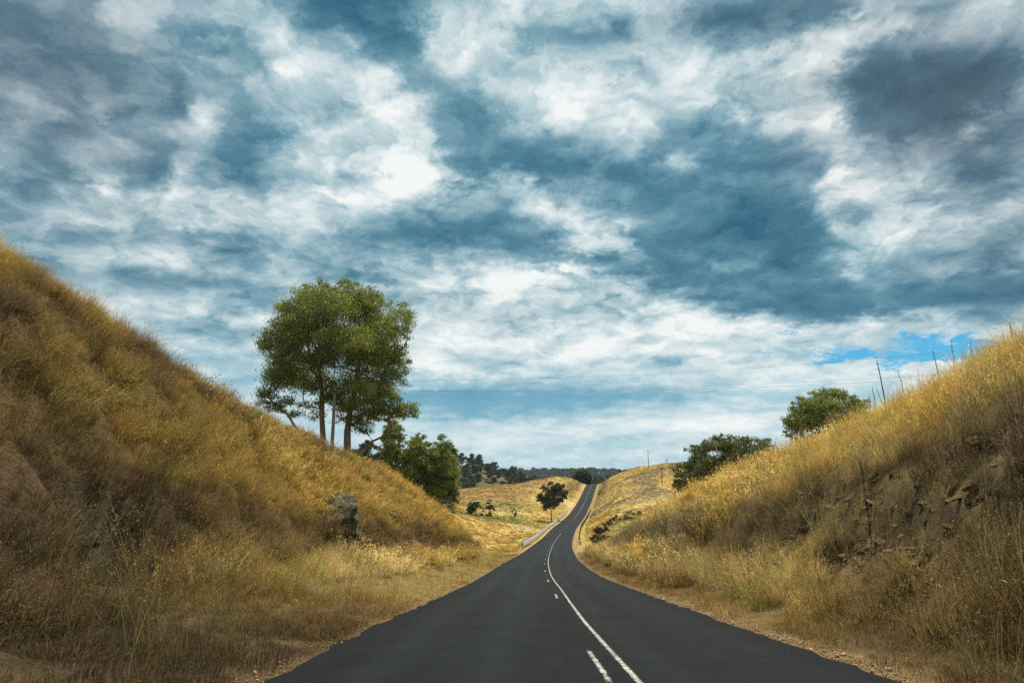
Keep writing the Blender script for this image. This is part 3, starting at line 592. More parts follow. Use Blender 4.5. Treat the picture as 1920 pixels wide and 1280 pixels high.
def zone_colour(dx, y):
    """what colour the grass is at a place: a pattern of growth, plus a vignette painted in near the camera"""
    n = len(dx); h = ground_rel(dx, y)
    c = np.tile(GOLD, (n, 1))
    f1 = fbm(dx * .30, y * .22, 4, 21); f2 = fbm(dx * .9, y * .7, 4, 31); f3 = fbm(dx * .12 + 5, y * .05, 4, 41)
    L = dx < 0
    near = y < 82
    # ---- left bank
    # open soil and dead thatch band high on the face, gold along the brow, dark growth at the foot
    e = h + (f1 - .5) * 2.4
    left = np.tile(OLIVE, (n, 1))
    left = lerp(left, BROWN, sstep(.40, .60, f2) * .8)
    gold_mid = sstep(17, 30, y + (f1 - .5) * 14) * sstep(2.2, 3.6, e) * (1 - sstep(6.2, 7.6, e))
    left = lerp(left, GOLD * .88, gold_mid * sstep(.30, .5, f2 + .12))
    band = np.exp(-((e - 7.0) / 1.1) ** 2)
    left = lerp(left, DARK * 1.35, band * sstep(.35, .55, f2) * .9)
    brow = sstep(7.9, 9.0, e)
    left = lerp(left, lerp(np.tile(OLIVE * 1.25, (n, 1)), GOLD * 1.08, sstep(16, 34, y)), brow)
    left = lerp(left, RED, brow * (1 - sstep(16, 30, y)) * sstep(.45, .6, f2) * .6)
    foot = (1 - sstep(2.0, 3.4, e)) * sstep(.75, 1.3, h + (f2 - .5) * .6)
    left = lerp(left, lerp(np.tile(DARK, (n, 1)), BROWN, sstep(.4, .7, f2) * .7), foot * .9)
    end = sstep(50, 60, y); left = lerp(left, GOLD, end * sstep(1.3, 2.4, h))
    verge = 1 - sstep(.75, 1.2, h + (f2 - .5) * .5)
    vg = lerp(np.tile(GOLD * .95, (n, 1)), STRAW, sstep(.4, .6, f2))
    vg = lerp(vg, BROWN * 1.15, sstep(-6.1, -4.7, dx + (f1 - .5) * 1.4) * (.75 - .65 * sstep(14, 26, y)))
    vg = lerp(vg, STRAW * 1.05, sstep(15, 24, y) * sstep(.38, .55, f1) * .8)
    vg = lerp(vg, lerp(np.tile(BROWN * .9, (n, 1)), DARK * 1.3, 1 - sstep(6, 13, y)), (1 - sstep(9, 19, y + (f1 - .5) * 8)) * .8)  # near end of the verge darkened: vignette painted into the tint
    left = lerp(left, vg, verge)
    left = lerp(left, DARK * 1.02, (1 - sstep(8, 18, y + (f1 - .5) * 9)) * .8 * (1 - .6 * brow))  # lower left corner falloff put into the grass colour, darker towards the camera
    # ---- right bank
    right = lerp(np.tile(GOLD * 1.14, (n, 1)), STRAW * 1.1, sstep(.35, .65, f2) * .75)
    e = h + (f1 - .5) * 2.2
    face = sstep(.7, 1.5, e) * (1 - sstep(2.4, 3.6, h + (f1 - .5) * 1.6 - 1.6 * (1 - sstep(11, 17, y))))
    fc = lerp(np.tile(DARK * 1.25, (n, 1)), GREY, sstep(.35, .6, f2))
    fc = lerp(fc, OLIVE, sstep(.55, .75, f1) * .6)
    right = lerp(right, fc, face * .95)
    right = lerp(right, OLIVE, sstep(5.4, 7.2, e) * (1 - sstep(16, 30, y)) * .7 * sstep(.35, .55, f2))
    right = lerp(right, lerp(np.tile(BROWN, (n, 1)), DARK * 1.35, 1 - sstep(4.5, 7, h)), (1 - sstep(9, 16, y + (f1 - .5) * 6)) * .8)  # brown growth, darkened into the near right corner as a painted vignette
    vr = lerp(np.tile(STRAW * .95, (n, 1)), BROWN * 1.1, sstep(.5, .15, h) * .8)
    right = lerp(right, vr, (1 - sstep(.4, .9, h)) * sstep(8, 24, y))
    nb = np.where(L[:, None], left, right)
    # ---- valley and far hills
    far = lerp(np.tile(GOLD * .84, (n, 1)), STRAW * .86, sstep(.5, .7, f3))
    far = lerp(far, GOLD * .66, sstep(.52, .70, fbm(dx * .08, y * .05, 4, 51)) * .7)
    far = lerp(far, OLIVE * .8, sstep(.56, .72, fbm(dx * .16, y * .07, 4, 61)) * .6)
    # brown scrubby face on the left hill, green drain in the valley, dark cutting faces near the crest
    far = lerp(far, BROWN * 1.05, L * sstep(-14, -26, dx + (f3 - .5) * 10) * sstep(235, 260, y) * .85)
    far = lerp(far, GREEN * .8, np.exp(-((y - (222 + (dx + 20) * .5)) / 13) ** 2) * L * sstep(-10, -18, dx) * .85)
    far = lerp(far, GREEN, L * np.exp(-((y - 262) / 10) ** 2) * np.exp(-((dx + 26) / 11) ** 2) * .8)
    far = lerp(far, GREEN * 1.3, (~L) * np.exp(-((y - 122) / 24) ** 2) * sstep(7, 12, dx) * (1 - sstep(22, 34, dx)) * .65)
    cut = sstep(320, 345, y) * np.exp(-((np.abs(dx) - 8) / 3.2) ** 2)
    far = lerp(far, np.array([.12, .085, .045]), cut * sstep(.3, .5, f2) * .9)
    far = lerp(far, DARK * 1.8, (~L) * sstep(.50, .62, fbm(dx * .11, y * .045, 4, 71)) * sstep(200, 240, y) * (1 - sstep(330, 350, y)) * .75)
    far = lerp(far, np.array([.52, .36, .15]), (1 - sstep(4.2, 5.2, np.abs(dx))) * .7)
    c = lerp(nb, far, sstep(66, 84, y + np.where(L, 0, -4)))
    return c

# ---- ground sheet
def geo_steps(a, b, s0, s1):
    out = [a]
    while out[-1] < b:
        t = (out[-1] - a) / (b - a); out.append(out[-1] + s0 * (1 - t) + s1 * t)
    return np.array(out)
gy = np.concatenate([np.arange(-20, 0, 1.0), geo_steps(0, 90, .22, .5), geo_steps(90.6, 640, .7, 3.0)])
gd = np.concatenate([-geo_steps(20, 120, .8, 4)[::-1], -np.arange(3.3, 20, .22)[::-1], np.linspace(-3.1, 3.1, 9), np.arange(3.3, 20, .22), geo_steps(20, 130, .8, 4)])
gd = np.unique(np.round(gd, 4))
D, Yg = np.meshgrid(gd, gy)
rel = ground_rel(D.ravel(), Yg.ravel()).reshape(D.shape)
rel = np.where(np.abs(D) < 3.25, rel - 0.08, rel - 0.012)
Zg = road_z(Yg) + rel
Xg = road_x(Yg) + D
V = np.stack([Xg, Yg, Zg], -1).reshape(-1, 3)
nx = len(gd); ny = len(gy)
ii, jj = np.meshgrid(np.arange(ny - 1), np.arange(nx - 1), indexing='ij')
Q = np.stack([ii * nx + jj, ii * nx + jj + 1, (ii + 1) * nx + jj + 1, (ii + 1) * nx + jj], -1).reshape(-1, 4)
me = make_mesh('ground', V, [Q])
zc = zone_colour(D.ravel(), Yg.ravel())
soil = np.array([.16, .105, .055])
nearw = (1 - sstep(70, 100, Yg.ravel()))
zc = lerp(zc, soil * .6 + zc * .18, nearw * .9)
edge_ = (1 - sstep(3.7, 4.25, np.abs(D.ravel()) + (fbm(D.ravel() * 2, Yg.ravel() * 2, 3, 99) - .5) * .8))
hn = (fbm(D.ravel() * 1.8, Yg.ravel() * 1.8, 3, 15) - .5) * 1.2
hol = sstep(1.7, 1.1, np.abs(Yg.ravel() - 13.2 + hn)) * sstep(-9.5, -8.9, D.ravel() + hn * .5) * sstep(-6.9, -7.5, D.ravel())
zc = lerp(zc, np.array([.055, .045, .03]), hol * .9)  # shadow of the hollow painted into the ground colour
zc = lerp(zc, np.array([.33, .225, .11]), edge_ * np.where(D.ravel() < 0, .12, .9))
dr, yr = D.ravel(), Yg.ravel()
st = np.where(dr > 0, np.exp(-((dr - 6.2) / 1.15) ** 4) * sstep(9.5, 12, yr) * (1 - sstep(19, 22, yr)), 0) * .8
rk = fbm(dr * 3, yr * 3, 4, 14, .65)
zc = lerp(zc, lerp(np.tile(np.array([.10, .07, .035]), (len(dr), 1)), np.array([.34, .23, .09]), sstep(.42, .62, rk)), st)
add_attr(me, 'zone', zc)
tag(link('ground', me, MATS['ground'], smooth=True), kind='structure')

# ---- wide country beyond, out to the horizon
def country_z(x, y):
    r = np.hypot(x, y)
    z = -26 + (fbm(x * .0016, y * .0016, 4, 81) - .5) * 16 + 0 * r
    z = z + np.exp(-(((x + 75) / 100) ** 2 + ((y - 780) / 150) ** 2)) * 42          # wooded hill on the left
    z = z + np.exp(-(((x + 420) / 200) ** 2 + ((y - 700) / 200) ** 2)) * 62
    z = z + np.exp(-(((x - 232) / 110) ** 2 + ((y - 900) / 160) ** 2)) * 46          # wooded hill on the right
    z = z + sstep(1900, 2600, y) * 34 * (1 - sstep(2900, 4200, y)) * (0.7 + .6 * fbm(x * .003, y * .001, 3, 83))
    inside = (1 - sstep(560, 700, y)) * (1 - sstep(110, 260, np.abs(x - road_x(np.clip(y, -30, 640)))))
    return z * (1 - inside) + (-34) * inside
cx = np.concatenate([-geo_steps(0, 9000, 12, 700)[::-1][:-1], geo_steps(0, 9000, 12, 700)])
cy = np.concatenate([[-3000, -1200, -400, -100], geo_steps(0, 9000, 10, 700)])
CX, CY = np.meshgrid(cx, cy)
CZ = country_z(CX, CY)
V = np.stack([CX, CY, CZ], -1).reshape(-1, 3); nx = len(cx); ny = len(cy)
ii, jj = np.meshgrid(np.arange(ny - 1), np.arange(nx - 1), indexing='ij')
Q = np.stack([ii * nx + jj, ii * nx + jj + 1, (ii + 1) * nx + jj + 1, (ii + 1) * nx + jj], -1).reshape(-1, 4)
me = make_mesh('hills', V, [Q])
f = fbm(CX.ravel() * .01, CY.ravel() * .01, 4, 91)
zc = lerp(np.tile(np.array([.20, .15, .055]), (len(V), 1)), np.array([.07, .075, .03]), sstep(.4, .6, f))
add_attr(me, 'zone', zc)
tag(link('hills', me, MATS['ground'], smooth=True), kind='structure')

# ---- road and its paint
def strip(name, y0, y1, step, dl, dr, lift, mat, wob=0.0, cols=2, centre=None, fade=0.0):
    n = max(2, int((y1 - y0) / step) + 1); ys = np.linspace(y0, y1, n)
    t = np.linspace(0, 1, cols)
    l = dl + (fbm(ys * 1.7, ys * 0, 4, 7) - .5) * wob * 2 if wob else np.full(n, dl)
    r = dr + (fbm(ys * 1.7, ys * 0 + 9, 4, 7) - .5) * wob * 2 if wob else np.full(n, dr)
    off = centre(ys) if centre is not None else 0
    dx = l[:, None] * (1 - t) + r[:, None] * t + (off[:, None] if centre is not None else 0)
    X = road_x(ys)[:, None] + dx
    Z = np.broadcast_to(road_z(ys)[:, None] + lift, X.shape)
    Y = np.broadcast_to(ys[:, None], X.shape)
    V = np.stack([X, Y, Z], -1).reshape(-1, 3)
    ii, jj = np.meshgrid(np.arange(n - 1), np.arange(cols - 1), indexing='ij')
    Q = np.stack([ii * cols + jj, ii * cols + jj + 1, (ii + 1) * cols + jj + 1, (ii + 1) * cols + jj], -1).reshape(-1, 4)
    return V, Q, dx.ravel(), Y.ravel()

V, Q, dx, yy = strip('road', -20, 600, .35, -3.32, 3.32, 0.0, None, wob=.14, cols=41)
me = make_mesh('road', V, [Q])
track = np.exp(-((dx - 2.55) / .3) ** 2) + np.exp(-((dx - 1.05) / .3) ** 2) + np.exp(-((dx + 0.9) / .3) ** 2) + np.exp(-((dx + 2.3) / .3) ** 2)
lane = 0.86 + .42 * track + (fbm(dx * 1.5, yy * .06, 4, 77) - .5) * .8 + (fbm(dx * 4, yy * 1.2, 3, 78) - .5) * .3
add_attr(me, 'lane', np.stack([lane, lane, lane * .99], -1))
tag(link('road', me, MATS['asphalt'], smooth=True), kind='structure')

def line_off(y): return .58 - .58 * sstep(25, 150, y)
pv, pq, pe, n0 = [], [], [], 0
def paint(y0, y1, w, extra=0.0):
    global n0
    V, Q, dx, yy = strip('p', y0, y1, .5, extra - w / 2, extra + w / 2, .006, None, cols=5, centre=line_off)
    e = np.tile(np.array([0, .8, 1, .8, 0]), len(V) // 5)
    e = e * np.clip(np.minimum(yy - y0, y1 - yy) / .12, 0, 1)
    pv.append(V); pq.append(Q + n0); pe.append(e); n0 += len(V)
paint(-6, 176, .12)
for y0 in (7.3, 21.2, 33.5, 45.5, 57.5, 69.5, 81.5, 93.5, 105.5, 117.5, 129.5, 141.5, 153.5): paint(y0, y0 + 3.0, .11, -.30)
for k in range(8): paint(183 + k * 8, 183 + k * 8 + 3, .16)
paint(246, 470, .16, .08)
for k in range(17): paint(250 + 12 * k, 253 + 12 * k, .13, -.22)
me = make_mesh('road_marking', np.vstack(pv), [np.vstack(pq)])
e = np.concatenate(pe); add_attr(me, 'edge', np.stack([e, e, e], -1))
tag(link('road_marking', me, MATS['paint']), kind='structure')

# ================================================================== grass tufts (scattered as stuff)
TUFTS = bpy.data.collections.new('tuft_library')     # not linked to the scene: only the scatter uses it

def tuft_mesh(name, blades, h, w, spread, lean, curl, heads=0, head_size=.02, seed=0, segs=3, bias=(0.12, 0), headcol=(1.0, .92, .8)):
    r = np.random.default_rng(seed)
    V, Q, T, C = [], [], [], []; n = 0
    for b in range(blades):
        a = r.uniform(0, 2 * np.pi); rad = spread * math.sqrt(r.uniform())
        p = np.array([math.cos(a) * rad, math.sin(a) * rad, 0])
        da = a + r.normal(0, .9)
        L = h * r.uniform(.55, 1.1)
        dirh = np.array([math.cos(da), math.sin(da), 0]) * abs(r.normal(0, lean)) + np.array([bias[0], bias[1], 0])
        side = np.array([-math.sin(da), math.cos(da), 0]); 
        ang = r.uniform(0, np.pi); side = np.array([math.cos(ang), math.sin(ang), 0])
        pts = []
        cur = p.copy(); d = np.array([0, 0, 1.0]) + dirh * .5
        k = r.uniform(.4, 1.3) * curl
        for s in range(segs + 1):
            pts.append(cur.copy())
            dn = d / np.linalg.norm(d)
            cur = cur + dn * L / segs
            d = d + dirh * k * 1.2 + np.array([0, 0, -k * .35])
        pts = np.array(pts); ww = w * r.uniform(.6, 1.3)
        br = r.choice([r.uniform(.42, .9), r.uniform(.8, 1.5)], p=[.6, .4])
        for s in range(segs):
            w0 = ww * (1 - s / segs * .6); 
            V += [pts[s] - side * w0 / 2, pts[s] + side * w0 / 2]
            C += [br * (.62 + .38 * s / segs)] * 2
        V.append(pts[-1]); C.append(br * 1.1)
        for s in range(segs - 1): Q.append([n + 2 * s, n + 2 * s + 1, n + 2 * s + 3, n + 2 * s + 2])
        T.append([n + 2 * segs - 2, n + 2 * segs - 1, n + 2 * segs]); n += 2 * segs + 1
        if heads and r.uniform() < heads:
            for q in range(r.integers(5, 10)):
                t = r.uniform(.62, 1.02); f = t * segs; i = min(int(f), segs - 1); o = pts[i] + (pts[i + 1] - pts[i]) * (f - i)
                o = o + r.normal(0, h * .035, 3)
                s1 = r.normal(0, 1, 3); s1 /= np.linalg.norm(s1); s2 = np.cross(s1, [0, 0, 1.0]) + 1e-3; s2 /= np.linalg.norm(s2)
                hs = head_size * r.uniform(.6, 1.4)
                V += [o - s1 * hs, o + s2 * hs * .3, o + s1 * hs, o - s2 * hs * .3]
                C += [1.1 * br] * 4
                Q.append([n, n + 1, n + 2, n + 3]); n += 4
    me = make_mesh(name, V, [np.array(Q), np.array(T)])
    C = np.array(C)
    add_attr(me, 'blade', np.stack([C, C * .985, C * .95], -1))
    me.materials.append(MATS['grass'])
    o = bpy.data.objects.new(name, me)
    return o

LIB = []
def lib(*a, **k):
    o = tuft_mesh(*a, **k); TUFTS.objects.link(o); LIB.append(o); return len(LIB) - 1
# names sort in the order they are made, which is the order the scatter picks them by
LONG = [lib('tuft_a%d' % i, 46, .62, .0065, .16, .42, .8, .35, .016, seed=i) for i in range(3)]
THATCH = [lib('tuft_b%d' % i, 60, .30, .007, .22, .95, .9, .05, .012, seed=10 + i) for i in range(3)]
OAT = [lib('tuft_c%d' % i, 18, .95, .0055, .14, .28, .55, .8, .011, seed=20 + i) for i in range(3)]
FOUNT = [lib('tuft_d%d' % i, 90, .85, .008, .16, .75, 1.5, .1, .016, seed=30 + i) for i in range(2)]
MIDG = [lib('tuft_e%d' % i, 40, .60, .014, .22, .45, .8, .3, .03, seed=40 + i) for i in range(3)]
MIDT = [lib('tuft_f%d' % i, 44, .32, .018, .28, .85, .9, .0, .03, seed=50 + i) for i in range(2)]
FARG = [lib('tuft_g%d' % i, 34, .50, .055, .62, .5, .7, .0, .05, seed=60 + i, segs=2) for i in range(3)]
WEED = [lib('tuft_h%d' % i, 26, .38, .03, .20, .8, .6, .0, .02, seed=70 + i, segs=3) for i in range(2)]
SHORT = [lib('tuft_i%d' % i, 60, .17, .006, .24, .55, .7, .12, .010, seed=80 + i) for i in range(3)]

def scatter(name, P, rot, scl, idx, tint, coll, label=None):
    me = bpy.data.meshes.new(name); me.vertices.add(len(P)); me.vertices.foreach_set('co', np.asarray(P, np.float32).ravel())
    add_attr(me, 'rot', rot, typ='FLOAT_VECTOR'); add_attr(me, 'scl', scl, typ='FLOAT_VECTOR')
    add_attr(me, 'pick', np.asarray(idx, np.int32), typ='INT'); add_attr(me, 'tint', np.clip(tint, 0.004, 1))
    o = link(name, me)
    ng = bpy.data.node_groups.new(name + '_scatter', 'GeometryNodeTree')
    ng.interface.new_socket('Geometry', in_out='INPUT', socket_type='NodeSocketGeometry')
    ng.interface.new_socket('Geometry', in_out='OUTPUT', socket_type='NodeSocketGeometry')
    N, L = ng.nodes.new, ng.links.new
    gi, go = N('NodeGroupInput'), N('NodeGroupOutput')
    ci = N('GeometryNodeCollectionInfo'); ci.inputs[0].default_value = coll
    ci.inputs['Separate Children'].default_value = True; ci.inputs['Reset Children'].default_value = True
    ip = N('GeometryNodeInstanceOnPoints'); ip.inputs['Pick Instance'].default_value = True
    def na(nm, t):
        n = N('GeometryNodeInputNamedAttribute'); n.data_type = t; n.inputs[0].default_value = nm
        return n.outputs[0]
    e2r = N('FunctionNodeEulerToRotation')
    L(gi.outputs[0], ip.inputs['Points']); L(ci.outputs[0], ip.inputs['Instance'])
    L(na('rot', 'FLOAT_VECTOR'), e2r.inputs[0]); L(e2r.outputs[0], ip.inputs['Rotation'])
    L(na('scl', 'FLOAT_VECTOR'), ip.inputs['Scale']); L(na('pick', 'INT'), ip.inputs['Instance Index'])
    L(ip.outputs[0], go.inputs[0])
    md = o.modifiers.new('scatter', 'NODES'); md.node_group = ng
    tag(o, label, None, None, 'stuff')
    return o

PITCH = R(11.18)
def in_view(x, y, z, margin=0.5):
    """a generous wedge round the photograph's view"""
    dep = y * math.cos(PITCH) + z * math.sin(PITCH)
    u = x / np.maximum(dep, .1); v = (-z * math.cos(PITCH) + y * math.sin(PITCH)) / np.maximum(dep, .1)
    return (dep > .3) & (np.abs(u) < .75 + margin) & (v < .5 + margin) & (v > -.6)

def sample(y0, y1, d0, d1, dens):
    n = int((y1 - y0) * (d1 - d0) * dens)
    y = rng.uniform(y0, y1, n); dx = rng.uniform(d0, d1, n)
    x = road_x(y) + dx; z = ground_z(x, y)
    k = in_view(x, y, z)
    return dx[k], x[k], y[k], z[k]

def slope_lean(x, y):
    e = .3
    return (ground_z(x + e, y) - ground_z(x - e, y)) / (2 * e), (ground_z(x, y + e) - ground_z(x, y - e)) / (2 * e)

def pick(arr, n): return np.asarray(arr)[rng.integers(0, len(arr), n)]

def bank_grass(side):
    Ps, Rs, Ss, Is, Ts = [], [], [], [], []
    for (y0, y1, dens) in ((0.6, 9, 40), (9, 16, 36), (16, 26, 30), (26, 42, 22), (42, 62, 15), (62, 90, 9)):
        d0, d1 = (-21, -3.25) if side < 0 else (3.2, 22)
        dx, x, y, z = sample(y0, y1, d0, d1, dens)
        n = len(x); h = ground_rel(dx, y)
        f = fbm(dx * .7, y * .6, 4, 101); f2 = fbm(dx * 1.9, y * 1.9, 3, 102)
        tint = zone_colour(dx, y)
        lum = tint.sum(1)
        gold = sstep(.45, .85, lum)
        near = y0 < 26
        u = rng.uniform(0, 1, n)
        if near:
            idx = np.where(u < .25 + .35 * gold, pick(LONG, n), pick(THATCH, n))
            idx = np.where(u > .95, pick(OAT, n), idx)
            idx = np.where((u > .905) & (u <= .93) & (h > 1.2), pick(FOUNT, n), idx)
        else:
            idx = np.where(u < .35 + .45 * gold, pick(MIDG, n), pick(MIDT, n))
            idx = np.where(u > .93, pick(OAT, n), idx)
        s = rng.uniform(.6, 1.3, n) * (.55 + .9 * sstep(.3, .7, f2))
        crest = sstep(7.2, 8.8, h) if side < 0 else sstep(5.5, 7.5, h)
        idx = np.where((crest > .5) & np.isin(idx, FOUNT + THATCH), pick(LONG, n), idx)
        s = s * (1 - crest) + crest * rng.uniform(.75, 1.1, n)
        # mown verge by the seal
        ad = np.abs(dx)
        low = (h < .55) & (ad < (6.2 if side < 0 else 4.7) + (f - .5) * 1.5)
        idx = np.where(low & (u < .93), pick(SHORT if near else MIDT, n), idx)
        s = np.where(low, s * (.75 if near else .5), s)
        keep = (ad > 3.40 + .2 * f2) & ~((ad < 3.75 + .5 * (f - .5)) & (u > (.75 if side < 0 else .3)))
        # broken ground shows where the bank is steep and stony
        bare = sstep(.60, .72, f2 + (.06 if side > 0 else 0)) * (h > 1.0)
        keep &= rng.uniform(0, 1, n) > bare * .6
        if side < 0:
            hollow = (np.abs(y - 13.2 + .5 * np.sin(dx * 4)) < 1.4) & (dx > -9.1 + .6 * (f - .5)) & (dx < -7.4)
            keep &= ~(hollow & (rng.uniform(0, 1, n) > .16))
        if side > 0:                                   # the stony cut keeps little grass
            stony = np.exp(-((dx - 6.2) / 1.1) ** 4) * sstep(9.5, 12, y) * (1 - sstep(19, 22, y)) * sstep(.32, .50, f)
            keep &= rng.uniform(0, 1, n) > stony * .42
            s = s * (1 - .55 * stony)
        sxp, syp = slope_lean(x, y)
        w = .35
        rx = np.arctan(syp) * w + rng.normal(0, .12, n); ry = -np.arctan(sxp) * w + rng.normal(0, .12, n)
        # brow grass stands taller
        crest = sstep(7.2, 8.8, h) if side < 0 else sstep(5.5, 7.5, h)
        s = s * (1 + .25 * crest)
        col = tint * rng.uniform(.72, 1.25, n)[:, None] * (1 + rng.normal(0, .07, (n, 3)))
        oat = np.isin(idx, OAT); col = np.where(oat[:, None], np.maximum(col, STRAW * .45), col)
        green = (rng.uniform(0, 1, n) < .045) & (f > .5)
        idx = np.where(green & ~low, pick(WEED, n), idx); s = np.where(green & (np.abs(y) < 26), s * .55, s); col = np.where(green[:, None], GREEN * rng.uniform(.4, .9, n)[:, None], col)
        rz = rng.normal(.2, .9, n)
        k = keep
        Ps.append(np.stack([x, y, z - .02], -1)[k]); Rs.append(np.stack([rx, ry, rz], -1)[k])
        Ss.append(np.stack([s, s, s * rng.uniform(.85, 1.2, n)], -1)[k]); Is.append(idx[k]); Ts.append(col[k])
    return [np.concatenate(a) for a in (Ps, Rs, Ss, Is, Ts)]

for side, nm, lb in ((-1, 'dry_grass', 'long dry golden and brown grass on the bank left of the road'), (1, 'dry_grass', 'long dry straw grass over the stony bank right of the road')):
    P_, R_, S_, I_, T_ = bank_grass(side)
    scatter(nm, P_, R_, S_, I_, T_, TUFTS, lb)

# pasture in the valley and on the far hills
Ps, Rs, Ss, Is, Ts = [], [], [], [], []
for (y0, y1, dens, sc) in ((80, 130, 3.4, .55), (130, 220, 1.7, .7), (220, 330, 1.0, .8), (330, 440, .7, .85)):
    for (d0, d1) in ((-75, -4.0), (4.0, 80)):
        dx, x, y, z = sample(y0, y1, d0, d1, dens); n = len(x)
        t = zone_colour(dx, y) * rng.uniform(.75, 1.25, n)[:, None]
        s = rng.uniform(.6, 1.2, n) * sc * np.where(np.abs(dx) < 6, .4, 1)
        Ps.append(np.stack([x, y, z - .03], -1)); Rs.append(np.stack([rng.normal(0, .1, n), rng.normal(0, .1, n), rng.uniform(0, 6.3, n)], -1))
        Ss.append(np.stack([s, s, s * .85], -1)); Is.append(pick(FARG, n)); Ts.append(t)
scatter('pasture_grass', *[np.concatenate(a) for a in (Ps, Rs, Ss, Is, Ts)], TUFTS, 'short golden pasture grass over the valley and far hillsides')

# ---- loose gravel along the edges of the seal
GRAV = bpy.data.collections.new('gravel_library')
def rock_mesh(name, seed, flat=.6, sub=2, rough=.12, cuts=5):
    import bmesh
    bm = bmesh.new(); bmesh.ops.create_icosphere(bm, subdivisions=sub, radius=1.0)
    V = np.array([v.co[:] for v in bm.verts]); F = np.array([[v.index for v in f.verts] for f in bm.faces]); bm.free()
    r = np.random.default_rng(seed)
    axes = np.vstack([np.eye(3), -np.eye(3)]) + r.normal(0, .22, (6, 3))
    for k in range(6 + cuts):                   # split along bedding, joints and a few random breaks
        nrm = axes[k] if k < 6 else r.normal(0, 1, 3)
        nrm = nrm / np.linalg.norm(nrm); d = r.uniform(.42, .62) if k < 6 else r.uniform(.5, .8)
        t = V @ nrm - d; V = V - np.where(t > 0, t, 0)[:, None] * nrm
    V = V + (fbm(V[:, 0] * 3 + seed, V[:, 1] * 3 + V[:, 2] * 2.1, 3, seed) - .5)[:, None] * V * rough
    V = V * np.array([1.0, r.uniform(.65, 1.0), flat])
    return make_mesh(name, V, [F])
for i in range(4):
    gm_ = rock_mesh('chip_%d' % i, 200 + i, .6, 1); gm_.materials.append(MATS['gravel'])
    GRAV.objects.link(bpy.data.objects.new('chip_%d' % i, gm_))
n = 5200
y = 2 + 75 * rng.uniform(0, 1, n) ** 1.8; sd = np.where(rng.uniform(0, 1, n) < .18, -1, 1)
dx = sd * (3.30 + np.abs(rng.normal(0, .24, n))); x = road_x(y) + dx; z = ground_z(x, y)
s = rng.uniform(.006, .022, n) * (1 + y / 60) * np.where(rng.uniform(0, 1, n) > .97, 2.2, 1)
gcol = np.array([.46, .30, .17]) * rng.uniform(.6, 1.5, n)[:, None]
k = in_view(x, y, z)
scatter('gravel', np.stack([x, y, z + .004], -1)[k], rng.uniform(0, 6, (n, 3))[k], np.stack([s, s, s], -1)[k], rng.integers(0, 4, n)[k], gcol[k], GRAV, 'orange brown gravel chips along the edges of the asphalt')

# ================================================================== rocks
def place_rock(name, x, y, size, seed, mat, label, group, rz=0, sink=.3, flat=.6, sub=3, tilt=(0, 0), scale=None):
    me = rock_mesh(name, seed, flat, sub); me.materials.append(mat)
    o = link(name, me, loc=(x, y, float(ground_z(x, y)) + size * flat * (1 - 2 * sink)))
    s = scale or (size, size, size)
    o.scale = s; o.rotation_euler = (tilt[0], tilt[1], rz)
    return tag(o, label, 'rock', group)

RL = 'ochre rock slab breaking out of the stony bank right of the road'
protos = [rock_mesh('rock', 300 + i, .5, 4, .10, 6) for i in range(8)]
for p_ in protos: p_.materials.append(MATS['rock'])
nrock = 0
for (cy, cdx, sy, sd_, cnt) in ((18.8, 6.2, 1.2, .5, 60), (16.6, 6.4, 1.1, .7, 66), (14.4, 6.3, 1.1, .7, 66), (13.2, 5.7, .9, .4, 34), (11.2, 6.4, 1.0, .8, 56)):
    for k in range(cnt):
        y = cy + rng.normal(0, sy); dx = cdx + rng.normal(0, sd_)
        if dx < 4.75: continue
        x = float(road_x(y) + dx); z = float(ground_z(x, y))
        o = link('rock', protos[nrock % 8], loc=(x, y, z + rng.uniform(-.02, .06))); nrock += 1
        s = rng.uniform(.05, .14) * (1.5 if rng.uniform() > .92 else 1)
        o.scale = (s * rng.uniform(1, 1.9), s, s * rng.uniform(.5, 1.0)); o.rotation_euler = (rng.normal(.3, .25), rng.normal(-.45, .25), rng.normal(.3, .5))
        tag(o, RL, 'rock', 'rocks breaking out of the right bank')
# the lichened outcrop on the left bank
def outcrop(name, x, y, sx, sy, sz, seed, mat, label, rz=0.0, dz=0.0, tilt=0.0):
    import bmesh
    bm = bmesh.new(); bmesh.ops.create_icosphere(bm, subdivisions=5, radius=1.0)
    V = np.array([v.co[:] for v in bm.verts]); F = np.array([[v.index for v in f.verts] for f in bm.faces]); bm.free()
    r = np.random.default_rng(seed)
    for k in range(14):
        nrm = r.normal(0, 1, 3); nrm /= np.linalg.norm(nrm); d = r.uniform(.55, .85)
        t = V @ nrm - d; V = V - np.where(t > 0, t * .85, 0)[:, None] * nrm
    f = fbm(V[:, 0] * 2.2 + V[:, 2] * 1.3 + seed, V[:, 1] * 2.2 - V[:, 2] * 1.9, 5, seed, .6)
    lay = np.abs(((V[:, 2] * 2.2 + V[:, 0] * 1.4 + f * 1.2) % 1) - .5)
    V = V * (1 + (f - .5) * .42 + (lay - .25) * .12)[:, None] * np.array([sx, sy, sz])
    me = make_mesh(name, V, [F]); o = link(name, me, mat, loc=(x, y, float(ground_z(x, y)) + dz)); o.rotation_euler = (0, tilt, rz)
    return tag(o, label, 'rock')
outcrop('rock_outcrop', -7.35, 29.6, 1.45, 1.5, 1.35, 41, MATS['lichen'], 'grey green lichen covered rock outcrop standing out of the left grass bank', .9, .12, -.35)
dark_protos = [p_.copy() for p_ in protos[:4]]
for p_ in dark_protos: p_.materials.clear(); p_.materials.append(MATS['shaded_rock'])
